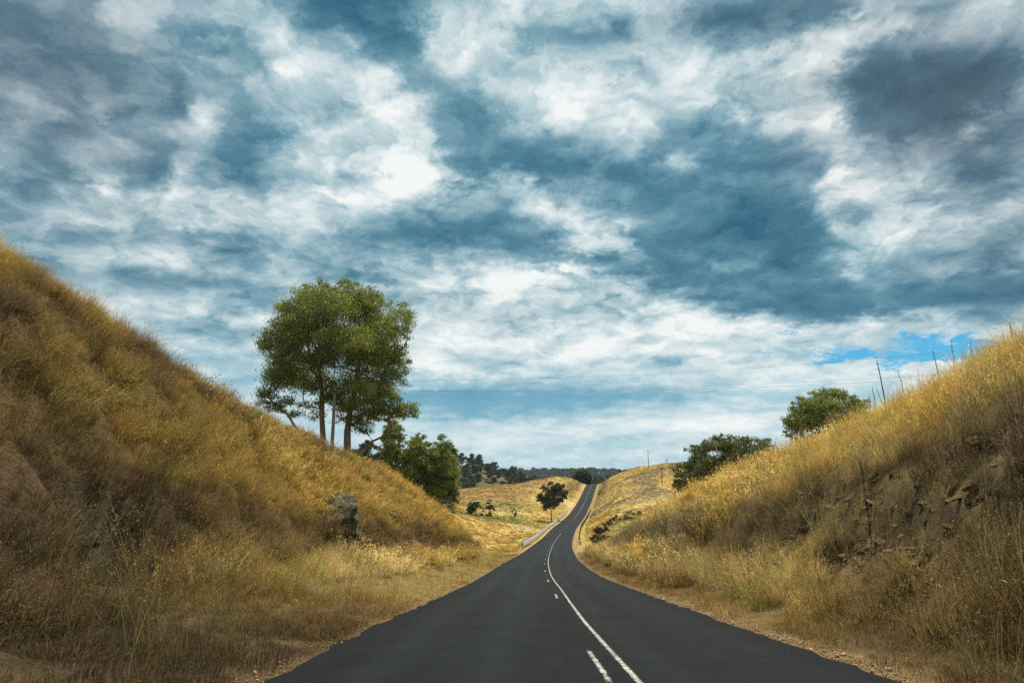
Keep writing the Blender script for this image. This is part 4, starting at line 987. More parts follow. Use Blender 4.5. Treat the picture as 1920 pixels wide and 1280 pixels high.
for k in range(9):
    y = 13.2 + rng.uniform(-1.1, 1.1); dx = -8.6 + rng.uniform(-.3, .5); x = float(road_x(y) + dx)
    o = link('rock', dark_protos[k % 4], loc=(x, y, float(ground_z(x, y)) + rng.uniform(-.05, .12)))
    s = rng.uniform(.22, .42); o.scale = (s, s * 1.3, s); o.rotation_euler = (rng.normal(0, .2), rng.normal(.5, .2), rng.normal(0, .4))
    tag(o, 'broken stone coloured dark for the shade in the hollow at the foot of the left bank', 'rock', 'shade toned stones in the left hollow')
outcrop('rock_outcrop', -7.6, 43.0, .8, .7, .6, 47, MATS['lichen'], 'small weathered rock low in the left bank beyond the lichen outcrop', .2, .0)
o = rock_mesh('pebble', 401, .6, 2); o.materials.append(MATS['white_stone'])
o = link('stone', o, loc=(-4.55, 15.1, float(ground_z(-4.55, 15.1)) + .12)); o.scale = (.07, .05, .06)
tag(o, 'small white stone lying in the mown grass left of the road', 'stone')

# ================================================================== trees
def in_poly(poly, x, z):
    p = np.asarray(poly); n = len(p); ins = np.zeros(len(x), bool); j = n - 1
    for i in range(n):
        c = ((p[i, 1] > z) != (p[j, 1] > z)) & (x < (p[j, 0] - p[i, 0]) * (z - p[i, 1]) / (p[j, 1] - p[i, 1] + 1e-12) + p[i, 0])
        ins ^= c; j = i
    return ins

def edge_dist(poly, x, z):
    p = np.asarray(poly, float); d = np.full(len(x), 1e9)
    for i in range(len(p)):
        a, b = p[i], p[(i + 1) % len(p)]; ab = b - a
        t = np.clip(((x - a[0]) * ab[0] + (z - a[1]) * ab[1]) / (ab @ ab + 1e-9), 0, 1)
        d = np.minimum(d, np.hypot(x - a[0] - t * ab[0], z - a[1] - t * ab[1]))
    return d

def clumps_in(poly, yc, n, rmax, depth, seed, rmin=.5, gaps=()):
    """clump centres and radii filling a crown of the given outline, as deep as it is wide"""
    r = np.random.default_rng(seed); p = np.asarray(poly); lo, hi = p.min(0), p.max(0)
    out = []
    tries = 0
    while len(out) < n and tries < n * 200:
        tries += 1
        x, z = r.uniform(lo, hi)
        if not in_poly(poly, np.array([x]), np.array([z]))[0]: continue
        if any(math.hypot(x - gx, z - gz) < gr for gx, gz, gr in gaps): continue
        d = edge_dist(poly, np.array([x]), np.array([z]))[0]
        rad = np.clip(d * .95, rmin, rmax) * r.uniform(.75, 1.1)
        if d < rad * .75: rad = max(rmin * .8, d * 1.1)
        dep = min(depth, max(d - .3, 0) * 1.5 + .3)
        y = yc + r.choice([-1, 1], p=[.62, .38]) * dep * r.uniform(.25, 1) 
        c = np.array([x, y, z, rad])
        if any(np.linalg.norm(c[:3] - q[:3]) < .42 * (c[3] + q[3]) for q in out): continue
        out.append(c)
    return np.array(out)

def leaf_cloud(clumps, per_m2, lsize, lw, seed, droop=.6, sub=12):
    r = np.random.default_rng(seed); VV, LL = [], []
    ends = []
    for (x, y, z, rad) in clumps:
        ns = max(5, int(sub * rad))
        th = r.uniform(0, 2 * np.pi, ns); cz = r.uniform(-.55, 1, ns)
        s = np.sqrt(1 - cz ** 2) ; rr = rad * r.uniform(.45, 1.0, ns)
        c = np.stack([np.cos(th) * s * rr, np.sin(th) * s * rr, cz * rr * .82], -1) + [x, y, z]
        ends.append((np.array([x, y, z]), c))
        n = max(8, int(per_m2 * rad * rad / ns)) 
        sg = rad * .17 + .06
        P = np.repeat(c, n, 0) + r.normal(0, 1, (ns * n, 3)) * sg * np.array([1.15, 1.15, .8])
        base = np.repeat(r.uniform(.15, .85, ns) + (r.uniform() - .5) * .3, n)
        VV.append(P); LL.append(np.clip(base + r.normal(0, .16, ns * n), 0, 1))
    P = np.concatenate(VV); leaf = np.concatenate(LL); n = len(P)
    d = r.normal(0, 1, (n, 3)); d[:, 2] -= droop * 1.6; d /= np.linalg.norm(d, axis=1)[:, None]
    s = np.cross(d, r.normal(0, 1, (n, 3))); s /= np.linalg.norm(s, axis=1)[:, None] + 1e-9
    L = lsize * r.uniform(.6, 1.35, n)[:, None]; W = lw * r.uniform(.7, 1.3, n)[:, None]
    V = np.stack([P - d * L / 2, P + s * W / 2 - d * L * .05, P + d * L / 2, P - s * W / 2 - d * L * .05], 1).reshape(-1, 3)
    Q = np.arange(4 * n).reshape(-1, 4)
    return V, Q, np.repeat(leaf, 4), ends

def grow_limbs(mb, roots, clumps, seed, r_end=.03, rmul=1.0, k=7, twigs=None):
    """limbs from the trunk tops out to every clump: each takes off from the nearest wood below it"""
    r = np.random.default_rng(seed)
    nodes = [np.array(p) for p in roots['nodes']]; parent = list(roots['parent']); 
    order = np.argsort([min(np.linalg.norm(c[:3] - n) for n in nodes) for c in clumps])
    tips = []
    for ci in order:
        c = clumps[ci][:3]
        best, bj = 1e9, 0
        for j, nd in enumerate(nodes):
            if j in roots.get('block', ()): continue
            dv = c - nd; dist = np.linalg.norm(dv)
            cost = dist * (1 + .9 * max(0, -dv[2] / (dist + 1e-6) + .15)) 
            if cost < best: best, bj = cost, j
        a = nodes[bj]; dist = np.linalg.norm(c - a); m_ = max(2, int(dist / .9))
        pd = a - nodes[parent[bj]] if parent[bj] >= 0 else np.array([0, 0, 1.0])
        pd = pd / (np.linalg.norm(pd) + 1e-9)
        ctrl = (a + c) / 2 + (pd * .22 + np.array([0, 0, .10])) * dist * .6 + r.normal(0, .04 * dist, 3)
        last = bj
        for t in np.linspace(0, 1, m_ + 1)[1:]:
            q = (1 - t) ** 2 * a + 2 * t * (1 - t) * ctrl + t * t * c + (r.normal(0, .06, 3) if t < 1 else 0)
            nodes.append(q); parent.append(last); last = len(nodes) - 1
        tips.append(last)
    n = len(nodes); cnt = np.zeros(n)
    for t in tips:
        j = t
        while j >= 0: cnt[j] += 1; j = parent[j]
    rad = r_end * np.sqrt(np.maximum(cnt, 1)) ** 1.05 * rmul
    for j, rr in roots.get('radius', {}).items(): rad[j] = rr
    kids = [[] for _ in range(n)]
    for j in range(n):
        if parent[j] >= 0: kids[parent[j]].append(j)
    done = set()
    starts = [j for j in range(n) if parent[j] < 0]
    stack = list(starts)
    while stack:
        j = stack.pop(); path = [j] if parent[j] < 0 else [parent[j], j]
        while kids[path[-1]]:
            ks = sorted(kids[path[-1]], key=lambda q: -rad[q]); stack += ks[1:]; path.append(ks[0])
        rr = rad[path].copy()
        if parent[path[0]] >= 0 or path[0] != j: rr[0] = min(rr[0], rr[1] * 1.15)
        if len(path) > 1: mb.tube(np.array([nodes[q] for q in path]), rr, k if rr.max() > .12 else 5)
    if twigs is not None:
        for (c, ends) in twigs:
            for e in ends[:: 2]:
                mid_ = (c + e) / 2 + r.normal(0, .08, 3)
                mb.tube(np.array([c, mid_, e]), [r_end * .6, r_end * .4, r_end * .2], 3, cap=False)

def tree(name, base, clumps, trunk, leaf, label, group=None, per=420, lsize=.26, lw=.085, seed=1, r_end=.028, rmul=1.0, sub=12, droop=.6, extra=None, cat='tree', bark='bark'):
    root = empty(name, base); tag(root, label, cat, group)
    cl = clumps.copy(); cl[:, :3] -= np.array(base)
    print(name, base, len(cl), cl.min(0), cl.max(0))
    V, Q, lv, ends = leaf_cloud(cl, per, lsize, lw, seed, droop, sub)
    me = make_mesh('crown', V, [Q]); add_attr(me, 'leaf', np.stack([lv] * 3, -1))
    link('crown', me, MATS[leaf], root)
    mb = MB()
    nodes, parent, radius, block = [], [], {}, set()
    for pts in trunk:                                     # each trunk: points (x, y, z, radius) from the ground up
        last = -1
        for q, (x, y, z, rr) in enumerate(pts):
            nodes.append(np.array([x, y, z]) - np.array(base)); parent.append(last); last = len(nodes) - 1
            radius[last] = rr
            if q < len(pts) * .35: block.add(last)
    grow_limbs(mb, dict(nodes=nodes, parent=parent, radius=radius, block=block), cl, seed + 5, r_end, rmul, twigs=ends)
    link('trunk', mb.mesh('trunk'), MATS[bark], root, smooth=True)
    return root

HERO = [(-23.94, 20.69), (-23.42, 22.14), (-22.12, 22.77), (-21.14, 21.64), (-19.92, 21.51), (-19.16, 22.14), (-17.96, 22.39), (-17.47, 21.01), (-16.38, 21.5), (-15.40, 20.7), (-14.00, 19.6), (-13.01, 19.88), (-11.78, 19.26), (-10.58, 17.27), (-10.60, 15.74), (-11.65, 14.82), (-11.38, 11.80), (-12.28, 10.31), (-12.46, 8.53), (-11.44, 7.94), (-10.19, 7.07), (-10.28, 6.19), (-12.28, 6.60), (-13.54, 5.90), (-15.15, 5.32), (-16.96, 4.05), (-17.78, 5.32), (-19.85, 6.9), (-21.89, 7.9), (-23.42, 7.9), (-24.24, 6.19), (-25.73, 6.60), (-27.25, 7.36), (-27.78, 9.12), (-26.93, 11.20), (-28.14, 13.31), (-28.59, 15.43), (-27.73, 15.92), (-26.92, 17.27), (-26.24, 18.82), (-25.09, 19.63)]
hz = float(ground_z(-19.5, 75.0)) - .2
cl = clumps_in(HERO, 75.0, 215, 1.8, 6.5, 5, .55, gaps=((-20.8, 6.6, 1.1), (-20.0, 10.5, .5), (-14.3, 11.2, .8), (-24.0, 8.5, .9), (-14.2, 13.0, .5)))
cl = np.vstack([cl, [[-11.2, 74.5, 6.9, 1.0], [-11.9, 74.6, 6.4, .8], [-12.8, 74.5, 6.8, .9], [-10.9, 74.4, 7.5, .7], [-12.3, 74.5, 7.4, .9], [-13.5, 74.6, 7.5, .9], [-14.6, 74.8, 6.8, .8], [-15.6, 74.9, 5.7, .7], [-27.2, 75, 7.9, .8], [-26.2, 74.8, 7.2, .9], [-25.2, 74.7, 7.0, .7], [-22.5, 74.4, 7.4, 1.0], [-21.6, 75.8, 6.6, .9], [-19.4, 75.9, 7.6, 1.0], [-18.9, 76.2, 6.2, .9], [-16.6, 75.7, 6.3, 1.0], [-16.0, 75.2, 5.0, .8], [-19.2, 74.2, 8.4, 1.1], [-23.6, 75.2, 6.6, .9], [-15.3, 75.6, 6.9, 1.0], [-16.2, 74.6, 18.2, 1.5], [-17.4, 74.2, 16.8, 1.6], [-15.6, 74.4, 16.2, 1.5], [-24.3, 75, 8.1, .9]]])
trunk = [[(-20.6, 74.8, hz, .46), (-20.75, 74.8, hz + 1.8, .38), (-20.5, 74.8, hz + 3.6, .33), (-20.8, 74.9, hz + 6.0, .28), (-20.9, 75.0, hz + 8.5, .26), (-21.4, 75.0, hz + 11.5, .18)],
         [(-18.1, 75.4, hz, .52), (-17.95, 75.4, hz + 2.0, .44), (-18.05, 75.4, hz + 4.5, .38), (-17.8, 75.4, hz + 7.0, .30), (-17.3, 75.4, hz + 9.5, .28), (-17.0, 75.3, hz + 12.5, .18)],
         [(-20.9, 74.8, hz + .2, .26), (-21.8, 74.6, hz + 1.8, .22), (-22.9, 74.5, hz + 4.0, .17), (-24.4, 74.4, hz + 6.2, .12)],
         [(-17.8, 75.2, hz + .6, .22), (-16.6, 75.0, hz + 1.9, .19), (-15.1, 74.8, hz + 3.4, .15), (-13.2, 74.6, hz + 4.2, .11), (-11.3, 74.5, hz + 4.0, .06)]]
gum = tree('gum_tree', (-19.3, 75.0, hz), cl, trunk, 'gum_leaves', 'tall spreading gum tree behind the left bank beside the timber pole', None, 400, .27, .085, 7, .026, 1.0, 13)
# dead mistletoe-like clumps hanging at its sides
dd = np.array([[-11.7, 74.5, 11.2, .75], [-11.9, 74.6, 9.9, .7], [-28.0, 75, 7.6, .6], [-27.6, 75, 6.6, .5]]) - np.array([-19.3, 75.0, hz, 0])
V, Q, lv, ends = leaf_cloud(dd, 420, .35, .04, 77, 1.6, 12)
me = make_mesh('dead_foliage', V, [Q]); add_attr(me, 'leaf', np.stack([lv] * 3, -1)); link('dead_foliage', me, MATS['dead_leaves'], gum)

def simple_tree(name, poly, y, n, rmax, depth, leaf, label, seed, trunk_x, tr=.25, group=None, per=380, lsize=.3, lw=.11, gaps=(), cat='tree', rmin=.5, sub=11, lean=0.0, stems=1, r_end=.03):
    p = np.asarray(poly); cl = clumps_in(poly, y, n, rmax, depth, seed, rmin, gaps)
    bz = float(ground_z(trunk_x, y)) - .1
    zt = p[:, 1].min() + (p[:, 1].max() - p[:, 1].min()) * .55
    tk = []
    r = np.random.default_rng(seed + 3)
    for s in range(stems):
        ox = (s - (stems - 1) / 2) * tr * 3
        hh = np.linspace(0, 1, 5)
        tk.append([(trunk_x + ox * (1 + 2.5 * t) + lean * t + r.normal(0, .08), y + r.normal(0, .1) * t, bz + (zt - bz) * t, tr * (1 - .6 * t)) for t in hh])
    return tree(name, (trunk_x, y, bz), cl, tk, leaf, label, group, per, lsize, lw, seed, r_end, 1.0, sub, cat=cat)

T1 = [(-28.60, 1.49), (-29.12, 6.11), (-28.33, 10.19), (-26.26, 11.95), (-24.57, 10.78), (-24.11, 7.27), (-23.73, 2.64), (-23.5, -5.5), (-29.68, -3.80)]
T2 = [(-24.5, -5.71), (-24.03, 3.74), (-23.00, 7.75), (-20.36, 9.25), (-18.01, 8.32), (-17.10, 3.74), (-16.51, -6.0)]
T3 = [(-18.04, -6.64), (-17.69, 4.82), (-16.28, 7.98), (-14.69, 8.78), (-12.82, 7.08), (-11.64, 4.82), (-11.14, 1.45), (-10.84, -1.89), (-11.27, -5.4), (-13.52, -6.4)]
T4 = [(-40.64, 0.62), (-38.23, 6.38), (-35.13, 8.52), (-32.53, 7.26), (-29.50, 4.11), (-28.0, -4.0), (-36.80, -4.10)]
GL = 'trees below the left bank'
simple_tree('gum_tree', T1, 152.0, 80, 1.7, 3.0, 'gum_leaves', 'upright dark gum with the tallest top of the clump right of the big tree', 21, -26.3, .3, GL, 380, .42, .15, rmin=.9)
simple_tree('gum_tree', T2, 150.0, 85, 1.9, 3.8, 'bright_leaves', 'round topped green tree in the middle of the clump below the left bank', 22, -20.4, .3, GL, 340, .42, .15, rmin=.7)
simple_tree('gum_tree', T3, 148.0, 85, 1.8, 3.6, 'bright_leaves', 'bright green tree at the right end of the clump below the left bank', 23, -14.6, .3, GL, 340, .42, .15, rmin=.7)
simple_tree('gum_tree', T4, 168.0, 80, 2.0, 3.6, 'dark_leaves', 'dull dark tree showing low behind the trunks of the big gum', 24, -34.5, .3, GL, 330, .5, .18, rmin=1.0)
LSH = [(-15.2, -6.2), (-14.6, -4.3), (-12.9, -3.7), (-11.3, -4.6), (-10.9, -6.0), (-11.5, -8.2), (-14.2, -8.0)]
simple_tree('shrub', LSH, 138.0, 16, .9, 1.4, 'dark_leaves', 'low dark green shrub at the foot of the bright green tree', 25, -12.8, .12, None, 300, .35, .12, cat='shrub')
RB = [(24.26, -0.95), (24.63, 1.82), (26.26, 2.22), (26.52, 4.22), (28.44, 5.18), (30.52, 5.99), (32.99, 6.47), (35.01, 6.23), (37.02, 5.83), (39.04, 5.67), (39.92, 4.38), (39.22, 2.62), (37.03, 0.24), (34.54, -0.95), (30.45, -2.6), (27.19, -3.9), (24.9, -3.3)]
simple_tree('gum_tree', RB, 105.0, 150, 1.5, 3.6, 'dull_leaves', 'broad low gum tree at the end of the right bank below the hill poles', 26, 32.0, .28, None, 330, .34, .12, gaps=((30.6, 3.4, .8), (32.2, 3.3, .7)), stems=3)
RT = [(35.47, 5.55), (35.87, 7.08), (36.42, 8.83), (37.73, 10.24), (39.57, 11.16), (41.73, 11.52), (43.81, 11.09), (45.49, 10.24), (47.08, 9.89), (47.25, 8.83), (45.53, 7.08), (41.90, 5.0), (39.05, 4.3), (36.93, 4.2)]
simple_tree('gum_tree', RT, 90.0, 110, 1.4, 3.4, 'gum_leaves', 'round crowned tree showing over the golden brow of the right bank', 27, 41.0, .25, None, 330, .3, .11, gaps=((41.2, 9.1, .35), (38.6, 7.6, .35)))
ST = [(7.88, -7.37), (9.33, -4.75), (10.42, -2.64), (12.59, -1.59), (15.29, -1.76), (17.61, -3.00), (18.82, -5.63), (17.89, -7.90), (15.9, -9.2), (14.2, -10.6), (12.3, -10.8), (10.6, -11.2), (9.6, -10.6), (8.94, -8.9)]
simple_tree('gum_tree', ST, 235.0, 66, 1.3, 2.6, 'brown_leaves', 'small open crowned brownish tree beside the white guardrail', 28, 13.2, .22, None, 260, .55, .2, rmin=.6, gaps=((10.9, -6.2, .6), (15.0, -6.4, .5), (12.4, -5.0, .4)), r_end=.05, stems=1, lean=-.5)
CT = [(39.0, -6.10), (40.15, 2.34), (44.39, 4.84), (48.92, 4.46), (52.33, 1.03), (52.19, -6.12)]
simple_tree('gum_tree', CT, 455.0, 50, 2.6, 4.5, 'dark_leaves', 'dark round tree standing at the crest of the road', 29, 46.0, .35, None, 200, .8, .3, rmin=.9)
# bushes in the valley and on the shoulders
def bush(name, x, y, w, h, leaf, label, seed, n=16, lsize=.4, cat='bush', per=300):
    z = float(ground_z(x, y))
    poly = [(x - w / 2, z - .3), (x - w * .52, z + h * .45), (x - w * .3, z + h * .85), (x + w * .05, z + h), (x + w * .35, z + h * .8), (x + w * .52, z + h * .4), (x + w / 2, z - .3)]
    return simple_tree(name, poly, y, n, min(w, h) * .3, w * .4, leaf, label, seed, x, .06, None, per, lsize, lsize * .35, cat=cat, rmin=.3, stems=2, r_end=.015)
bush('valley_bush', -11.6, 221.0, 5.4, 4.4, 'dark_leaves', 'dense dark bush in the green hollow left of the road', 51, 22, .55)
bush('valley_bush', -7.0, 224.0, 2.6, 5.6, 'dark_leaves', 'narrow upright dark bush beside the dense one in the hollow', 52, 14, .55)
bush('valley_bush', 0.6, 226.0, 1.6, 3.4, 'dull_leaves', 'thin lone sapling on the grass between the hollow and the guardrail', 53, 8, .45)
bush('scrub_bush', 11.2, 88.0, 2.6, 2.6, 'dead_leaves', 'grey brown scrubby bush on the slope right of the road bend', 54, 26, .30)
bush('shoulder_bush', 42.6, 338.0, 1.7, 1.6, 'dark_leaves', 'small dark bush on the right gravel shoulder near the crest', 55, 8, .5)
for k, (x, w) in enumerate(((17.3, 2.2), (19.0, 2.4), (20.9, 2.3), (22.7, 2.5), (24.5, 2.2))):
    bush('brush_pile', x, 125.0 + .4 * (k % 2), w, 1.35 - .1 * (k % 2), 'dead_leaves', ['leftmost heap of the low row of dead brush across the green flat', 'second heap from the left in the row of dead brush', 'middle heap in the row of dead brush on the flat', 'second heap from the right in the row of dead brush', 'rightmost heap of dead brush, nearest the grassy bank'][k], 56 + k, 12, .28, 'brush heap', 420)

# ---- wooded hills: every tree its own object
def far_tree_mesh(seed, h, w, trunk_h=.3):
    r = np.random.default_rng(seed)
    n = 9; cl = []
    for i in range(n):
        t = r.uniform(trunk_h + .1, .92); ww = w * .5 * math.sin(np.pi * min(1, (t - trunk_h) / (1.02 - trunk_h)) ** .8) + .2
        a = r.uniform(0, 6.28); q = ww * r.uniform(.2, .8)
        cl.append([math.cos(a) * q, math.sin(a) * q, h * t, w * r.uniform(.17, .27)])
    cl = np.array(cl)
    V, Q, lv, ends = leaf_cloud(cl, 46, .95, .42, seed, .4, 6)
    mb = MB(); mb.tube(np.array([[0, 0, -1.5], [.1, 0, h * .3], [r.normal(0, .3), 0, h * .8]]), [w * .035, w * .028, .06], 5)
    for c in cl[:5]: mb.tube(np.array([[.1, 0, h * (trunk_h + .05)], c[:3] * .6 + np.array([0, 0, h * trunk_h * .4]), c[:3]]), [w * .02, w * .014, .04], 4)
    tv = np.vstack(mb.V); nq = len(V)
    me = make_mesh('far_tree', np.vstack([V, tv]), [np.vstack([Q, np.vstack(mb.Q) + nq]), np.vstack(mb.T) + nq])
    add_attr(me, 'leaf', np.stack([np.concatenate([lv, np.zeros(len(tv))])] * 3, -1))
    me.materials.append(MATS['dark_leaves']); me.materials.append(MATS['bark'])
    mi = np.zeros(len(me.polygons), np.int32); mi[len(Q):len(Q) + len(np.vstack(mb.Q))] = 1; mi[len(Q) + len(np.vstack(mb.Q)):] = 1
    me.polygons.foreach_set('material_index', mi)
    return me
FT = [far_tree_mesh(500 + i, 9.5 + i % 3, 7.5 + 1.3 * (i % 2), .22 + .08 * (i % 3)) for i in range(5)]
def wood(n, xr, yr, label, group, cond, seed, smin=.75, smax=1.3):
    r = np.random.default_rng(seed); k = 0; tries = 0; pts = []
    while k < n and tries < n * 60:
        tries += 1
        x, y = r.uniform(*xr), r.uniform(*yr)
        if not cond(x, y): continue
        s = r.uniform(smin, smax)
        if any(math.hypot(x - a, y - b) < 5.0 * (s + q) / 2 for a, b, q in pts): continue
        pts.append((x, y, s)); k += 1
        o = link('far_tree', FT[int(r.integers(0, 5))], loc=(x, y, float(country_z(np.array([x]), np.array([y]))[0]) - .3))
        o.scale = (s, s, s * r.uniform(.85, 1.15)); o.rotation_euler = (0, 0, r.uniform(0, 6.3))
        tag(o, label, 'tree', group)
wood(185, (-150, 45), (560, 800), 'dark tree of the dense wood over the left hill behind the pasture', 'trees on the wooded left hill', lambda x, y: x / y > -.16 and x / y < .035, 601)
wood(60, (60, 190), (640, 900), 'dark tree of the wood on the hill behind the crest of the road', 'trees on the wooded right hill', lambda x, y: .09 < x / y < .172, 602)
wood(26, (0, 75), (480, 620), 'dark tree in the dip just beyond the crest of the road', 'trees in the dip beyond the crest', lambda x, y: 0.0 < x / y < .13 and abs(x - 52) > 6, 603, .5, .85)
# the far timbered range is one mass
FOR = bpy.data.collections.new('range_library')
for i, me in enumerate(FT[:3]): FOR.objects.link(bpy.data.objects.new('range_tree_%d' % i, me))
n = 2600; x = rng.uniform(-420, 620, n); y = rng.uniform(1500, 2950, n); z = country_z(x, y)
s = rng.uniform(1.0, 1.9, n)
scatter('forest', np.stack([x, y, z], -1), np.stack([0 * x, 0 * x, rng.uniform(0, 6, n)], -1), np.stack([s * 1.25, s * 1.25, s], -1), rng.integers(0, 3, n), np.tile([.05, .06, .03], (n, 1)), FOR, 'distant blue timbered range along the horizon beyond the crest')

# ================================================================== poles and wires
def power_pole(x, y, top_z, r, arm, label, mat='timber', rz=0.0, arm_drop=.35, group=None, ins=2):
    z = float(ground_z(x, y)); h = top_z - z
    root = tag(empty('power_pole', (x, y, z)), label, 'power pole', group)
    mb = MB(); mb.tube(np.array([[0, 0, -.4], [0, 0, h * .5], [0, 0, h]]), [r, r * .88, r * .72], 10)
    link('pole', mb.mesh('pole'), MATS[mat], root, smooth=True)
    mb = MB(); mb.box((0, -r * .9, h - arm_drop), (arm, .11, .13), 0); link('crossarm', mb.mesh('crossarm'), MATS['dark_timber'], root).rotation_euler = (0, 0, rz)
    xs = np.linspace(-arm / 2 + .1, arm / 2 - .1, ins)
    mb0 = MB(); mb0.tube(np.array([[0, 0, 0], [0, 0, .05], [0, 0, .1], [0, 0, .16]]), [.05, .06, .045, .03], 8); ime = mb0.mesh('insulator'); ime.materials.append(MATS['steel'])
    for q in xs:
        o = link('insulator', ime, None, root); o.location = (q * math.cos(rz), q * math.sin(rz) - r * .9, h - arm_drop + .07)
    return root
power_pole(-18.25, 70.0, 8.95, .19, 1.5, 'pale timber power pole in front of the big gum trunk', rz=.9)
power_pole(65.9, 335.0, 12.3, .15, 2.6, 'tall dark power pole with crossarm on the skyline of the right hill', 'dark_timber')
power_pole(54.9, 255.0, 3.0, .14, 2.4, 'power pole partway down the golden face of the right hill', 'dark_timber')
power_pole(78.6, 352.0, 8.6, .15, 2.0, 'power pole mostly hidden behind the right hill brow', 'dark_timber')

def wire(a, b, sag, r, label):
    t = np.linspace(0, 1, 40)[:, None]; a = np.array(a); b = np.array(b)
    P = a * (1 - t) + b * t; P[:, 2] -= sag * 4 * t[:, 0] * (1 - t[:, 0])
    mb = MB(); mb.tube(P, r, 5)
    tag(link('power_line', mb.mesh('power_line'), MATS['wire']), label, 'wire', 'wires strung across the valley')
wire((-18.25, 69.8, 9.72), (46.5, 58.0, 11.5), 1.05, .008, 'topmost thin wire crossing the valley from the gum tree')
wire((-17.7, 70.3, 8.82), (46.5, 58.6, 9.35), .80, .007, 'middle thin wire crossing the valley from the pole crossarm')
wire((-18.8, 69.2, 8.78), (46.5, 57.4, 8.85), .92, .007, 'lowest thin wire crossing the valley from the pole crossarm')

# ================================================================== guardrails
def rail_run(name, y0, y1, dx, label, post_step, build):
    z0 = float(road_z(y0)); x0 = float(road_x(y0) + dx)
    root = tag(empty(name, (x0, y0, z0)), label, 'guardrail')
    build(root, y0, y1, dx, np.array([x0, y0, z0]), post_step)
    return root

def steel_rail(root, y0, y1, dx, o0, step):
    ys = np.arange(y0, y1, 1.0)
    prof_ = np.array([(0, .30), (.05, .36), (.05, .44), (0, .50), (0, .54), (.05, .60), (.05, .68), (0, .74), (0, .78), (.05, .84), (.05, .92), (0, .98)])
    base = np.stack([road_x(ys) + dx, ys, np.maximum(ground_z(road_x(ys) + dx, ys), road_z(ys) - .2)], -1)
    Vs = []; Qs = []; n = 0; k = len(prof_)
    for y_a in np.arange(y0, y1 - step, step):             # bolted panel lengths with a slot between them
        yy = np.linspace(y_a + .24, y_a + step - .24, 3)
        bs = np.stack([road_x(yy) + dx, yy, np.maximum(ground_z(road_x(yy) + dx, yy), road_z(yy) - .2)], -1)
        V = (bs[:, None, :] + np.stack([prof_[:, 0], 0 * prof_[:, 0], prof_[:, 1]], -1)[None]).reshape(-1, 3) - o0
        ii, jj = np.meshgrid(np.arange(2), np.arange(k - 1), indexing='ij')
        Qs.append(np.stack([ii * k + jj, ii * k + jj + 1, (ii + 1) * k + jj + 1, (ii + 1) * k + jj], -1).reshape(-1, 4) + n); Vs.append(V); n += len(V)
    me = make_mesh('rail', np.vstack(Vs), [np.vstack(Qs)]); o = link('rail', me, MATS['steel'], root)
    so = o.modifiers.new('thickness', 'SOLIDIFY'); so.thickness = .012
    mb = MB(); mb.box((0, 0, .5), (.12, .12, 1.20)); mb.box((0, 0, 1.115), (.14, .14, .03)); pm = mb.mesh('post'); pm.materials.append(MATS['post'])
    for y in np.arange(y0, y1 - step, step):
        x = float(road_x(y) + dx); z = max(float(ground_z(x, y)), float(road_z(y)) - .2)
        link('post', pm, None, root).location = np.array([x - .12, y, z]) - o0

def cable_rail(root, y0, y1, dx, o0, step):
    ys = np.arange(y0, y1, 1.0); x = road_x(ys) + dx; z = np.maximum(ground_z(x, ys), road_z(ys) - .3)
    for hh in (.55, .75):
        mb = MB(); mb.tube(np.stack([x, ys, z + hh], -1) - o0, .05, 5); link('rail', mb.mesh('rail'), MATS['rusty'], root)
    mb = MB(); mb.tube(np.array([[0, 0, -.3], [0, 0, .6], [0, 0, .95]]), [.09, .09, .08], 7); pm = mb.mesh('post'); pm.materials.append(MATS['dark_timber'])
    for y in np.arange(y0 + .4, y1 - .2, step):
        xx = float(road_x(y) + dx); zz = max(float(ground_z(xx, y)), float(road_z(y)) - .3)
        link('post', pm, None, root).location = np.array([xx, y, zz]) - o0
    mb = MB(); mb.box((0, 0, .55), (.45, .05, .75)); mb.box((0, -.03, .55), (.30, .03, .16)); t = link('end_marker', mb.mesh('end_marker'), MATS['white_stone'], root)
    t.location = (0.0, -.25, 0)
rail_run('guardrail', 113.0, 288.0, -4.5, 'white steel guardrail with closely set posts left of the road dip', 2.4, steel_rail)
rail_run('guardrail', 121.0, 286.0, 4.7, 'dark weathered guard fence with a white end marker right of the road dip', 2.8, cable_rail)

# ================================================================== weeds that stand out singly
def stalk(x, y, h, r, label, lean=(0, 0), side=(), mat='stalk', name='dry_stalk', group='dead weed stalks on the right bank', bristle=0):
    z = float(ground_z(x, y)); mb = MB(); rr = np.random.default_rng(int(x * 100 + y * 10) & 0xffff)
    t = np.linspace(0, 1, 9)[:, None]
    P = np.hstack([lean[0] * t ** 1.5 + rr.normal(0, .012, (9, 1)), lean[1] * t ** 1.5, h * t])
    mb.tube(P, r * (1.1 - .75 * t[:, 0]), 6)
    for (t0, ax, az, L) in side:
        b = np.array([lean[0] * t0 ** 1.5, lean[1] * t0 ** 1.5, h * t0])
        mb.tube(np.array([b, b + np.array([ax * .6, 0, L * .35]), b + np.array([ax, 0, L])]), [r * .55, r * .45, r * .2], 5)
    for k in range(bristle):
        q = rr.uniform(.15, 1); b = np.array([lean[0] * q ** 1.5, lean[1] * q ** 1.5, h * q]); d = rr.normal(0, 1, 3); d[2] = abs(d[2]); d = d / np.linalg.norm(d)
        mb.tube(np.array([b, b + d * .035]), [r * .6, r * .25], 4)
    o = link(name, mb.mesh(name), MATS[mat], loc=(x, y, z - .05))
    return tag(o, label, 'weed stalk', group)

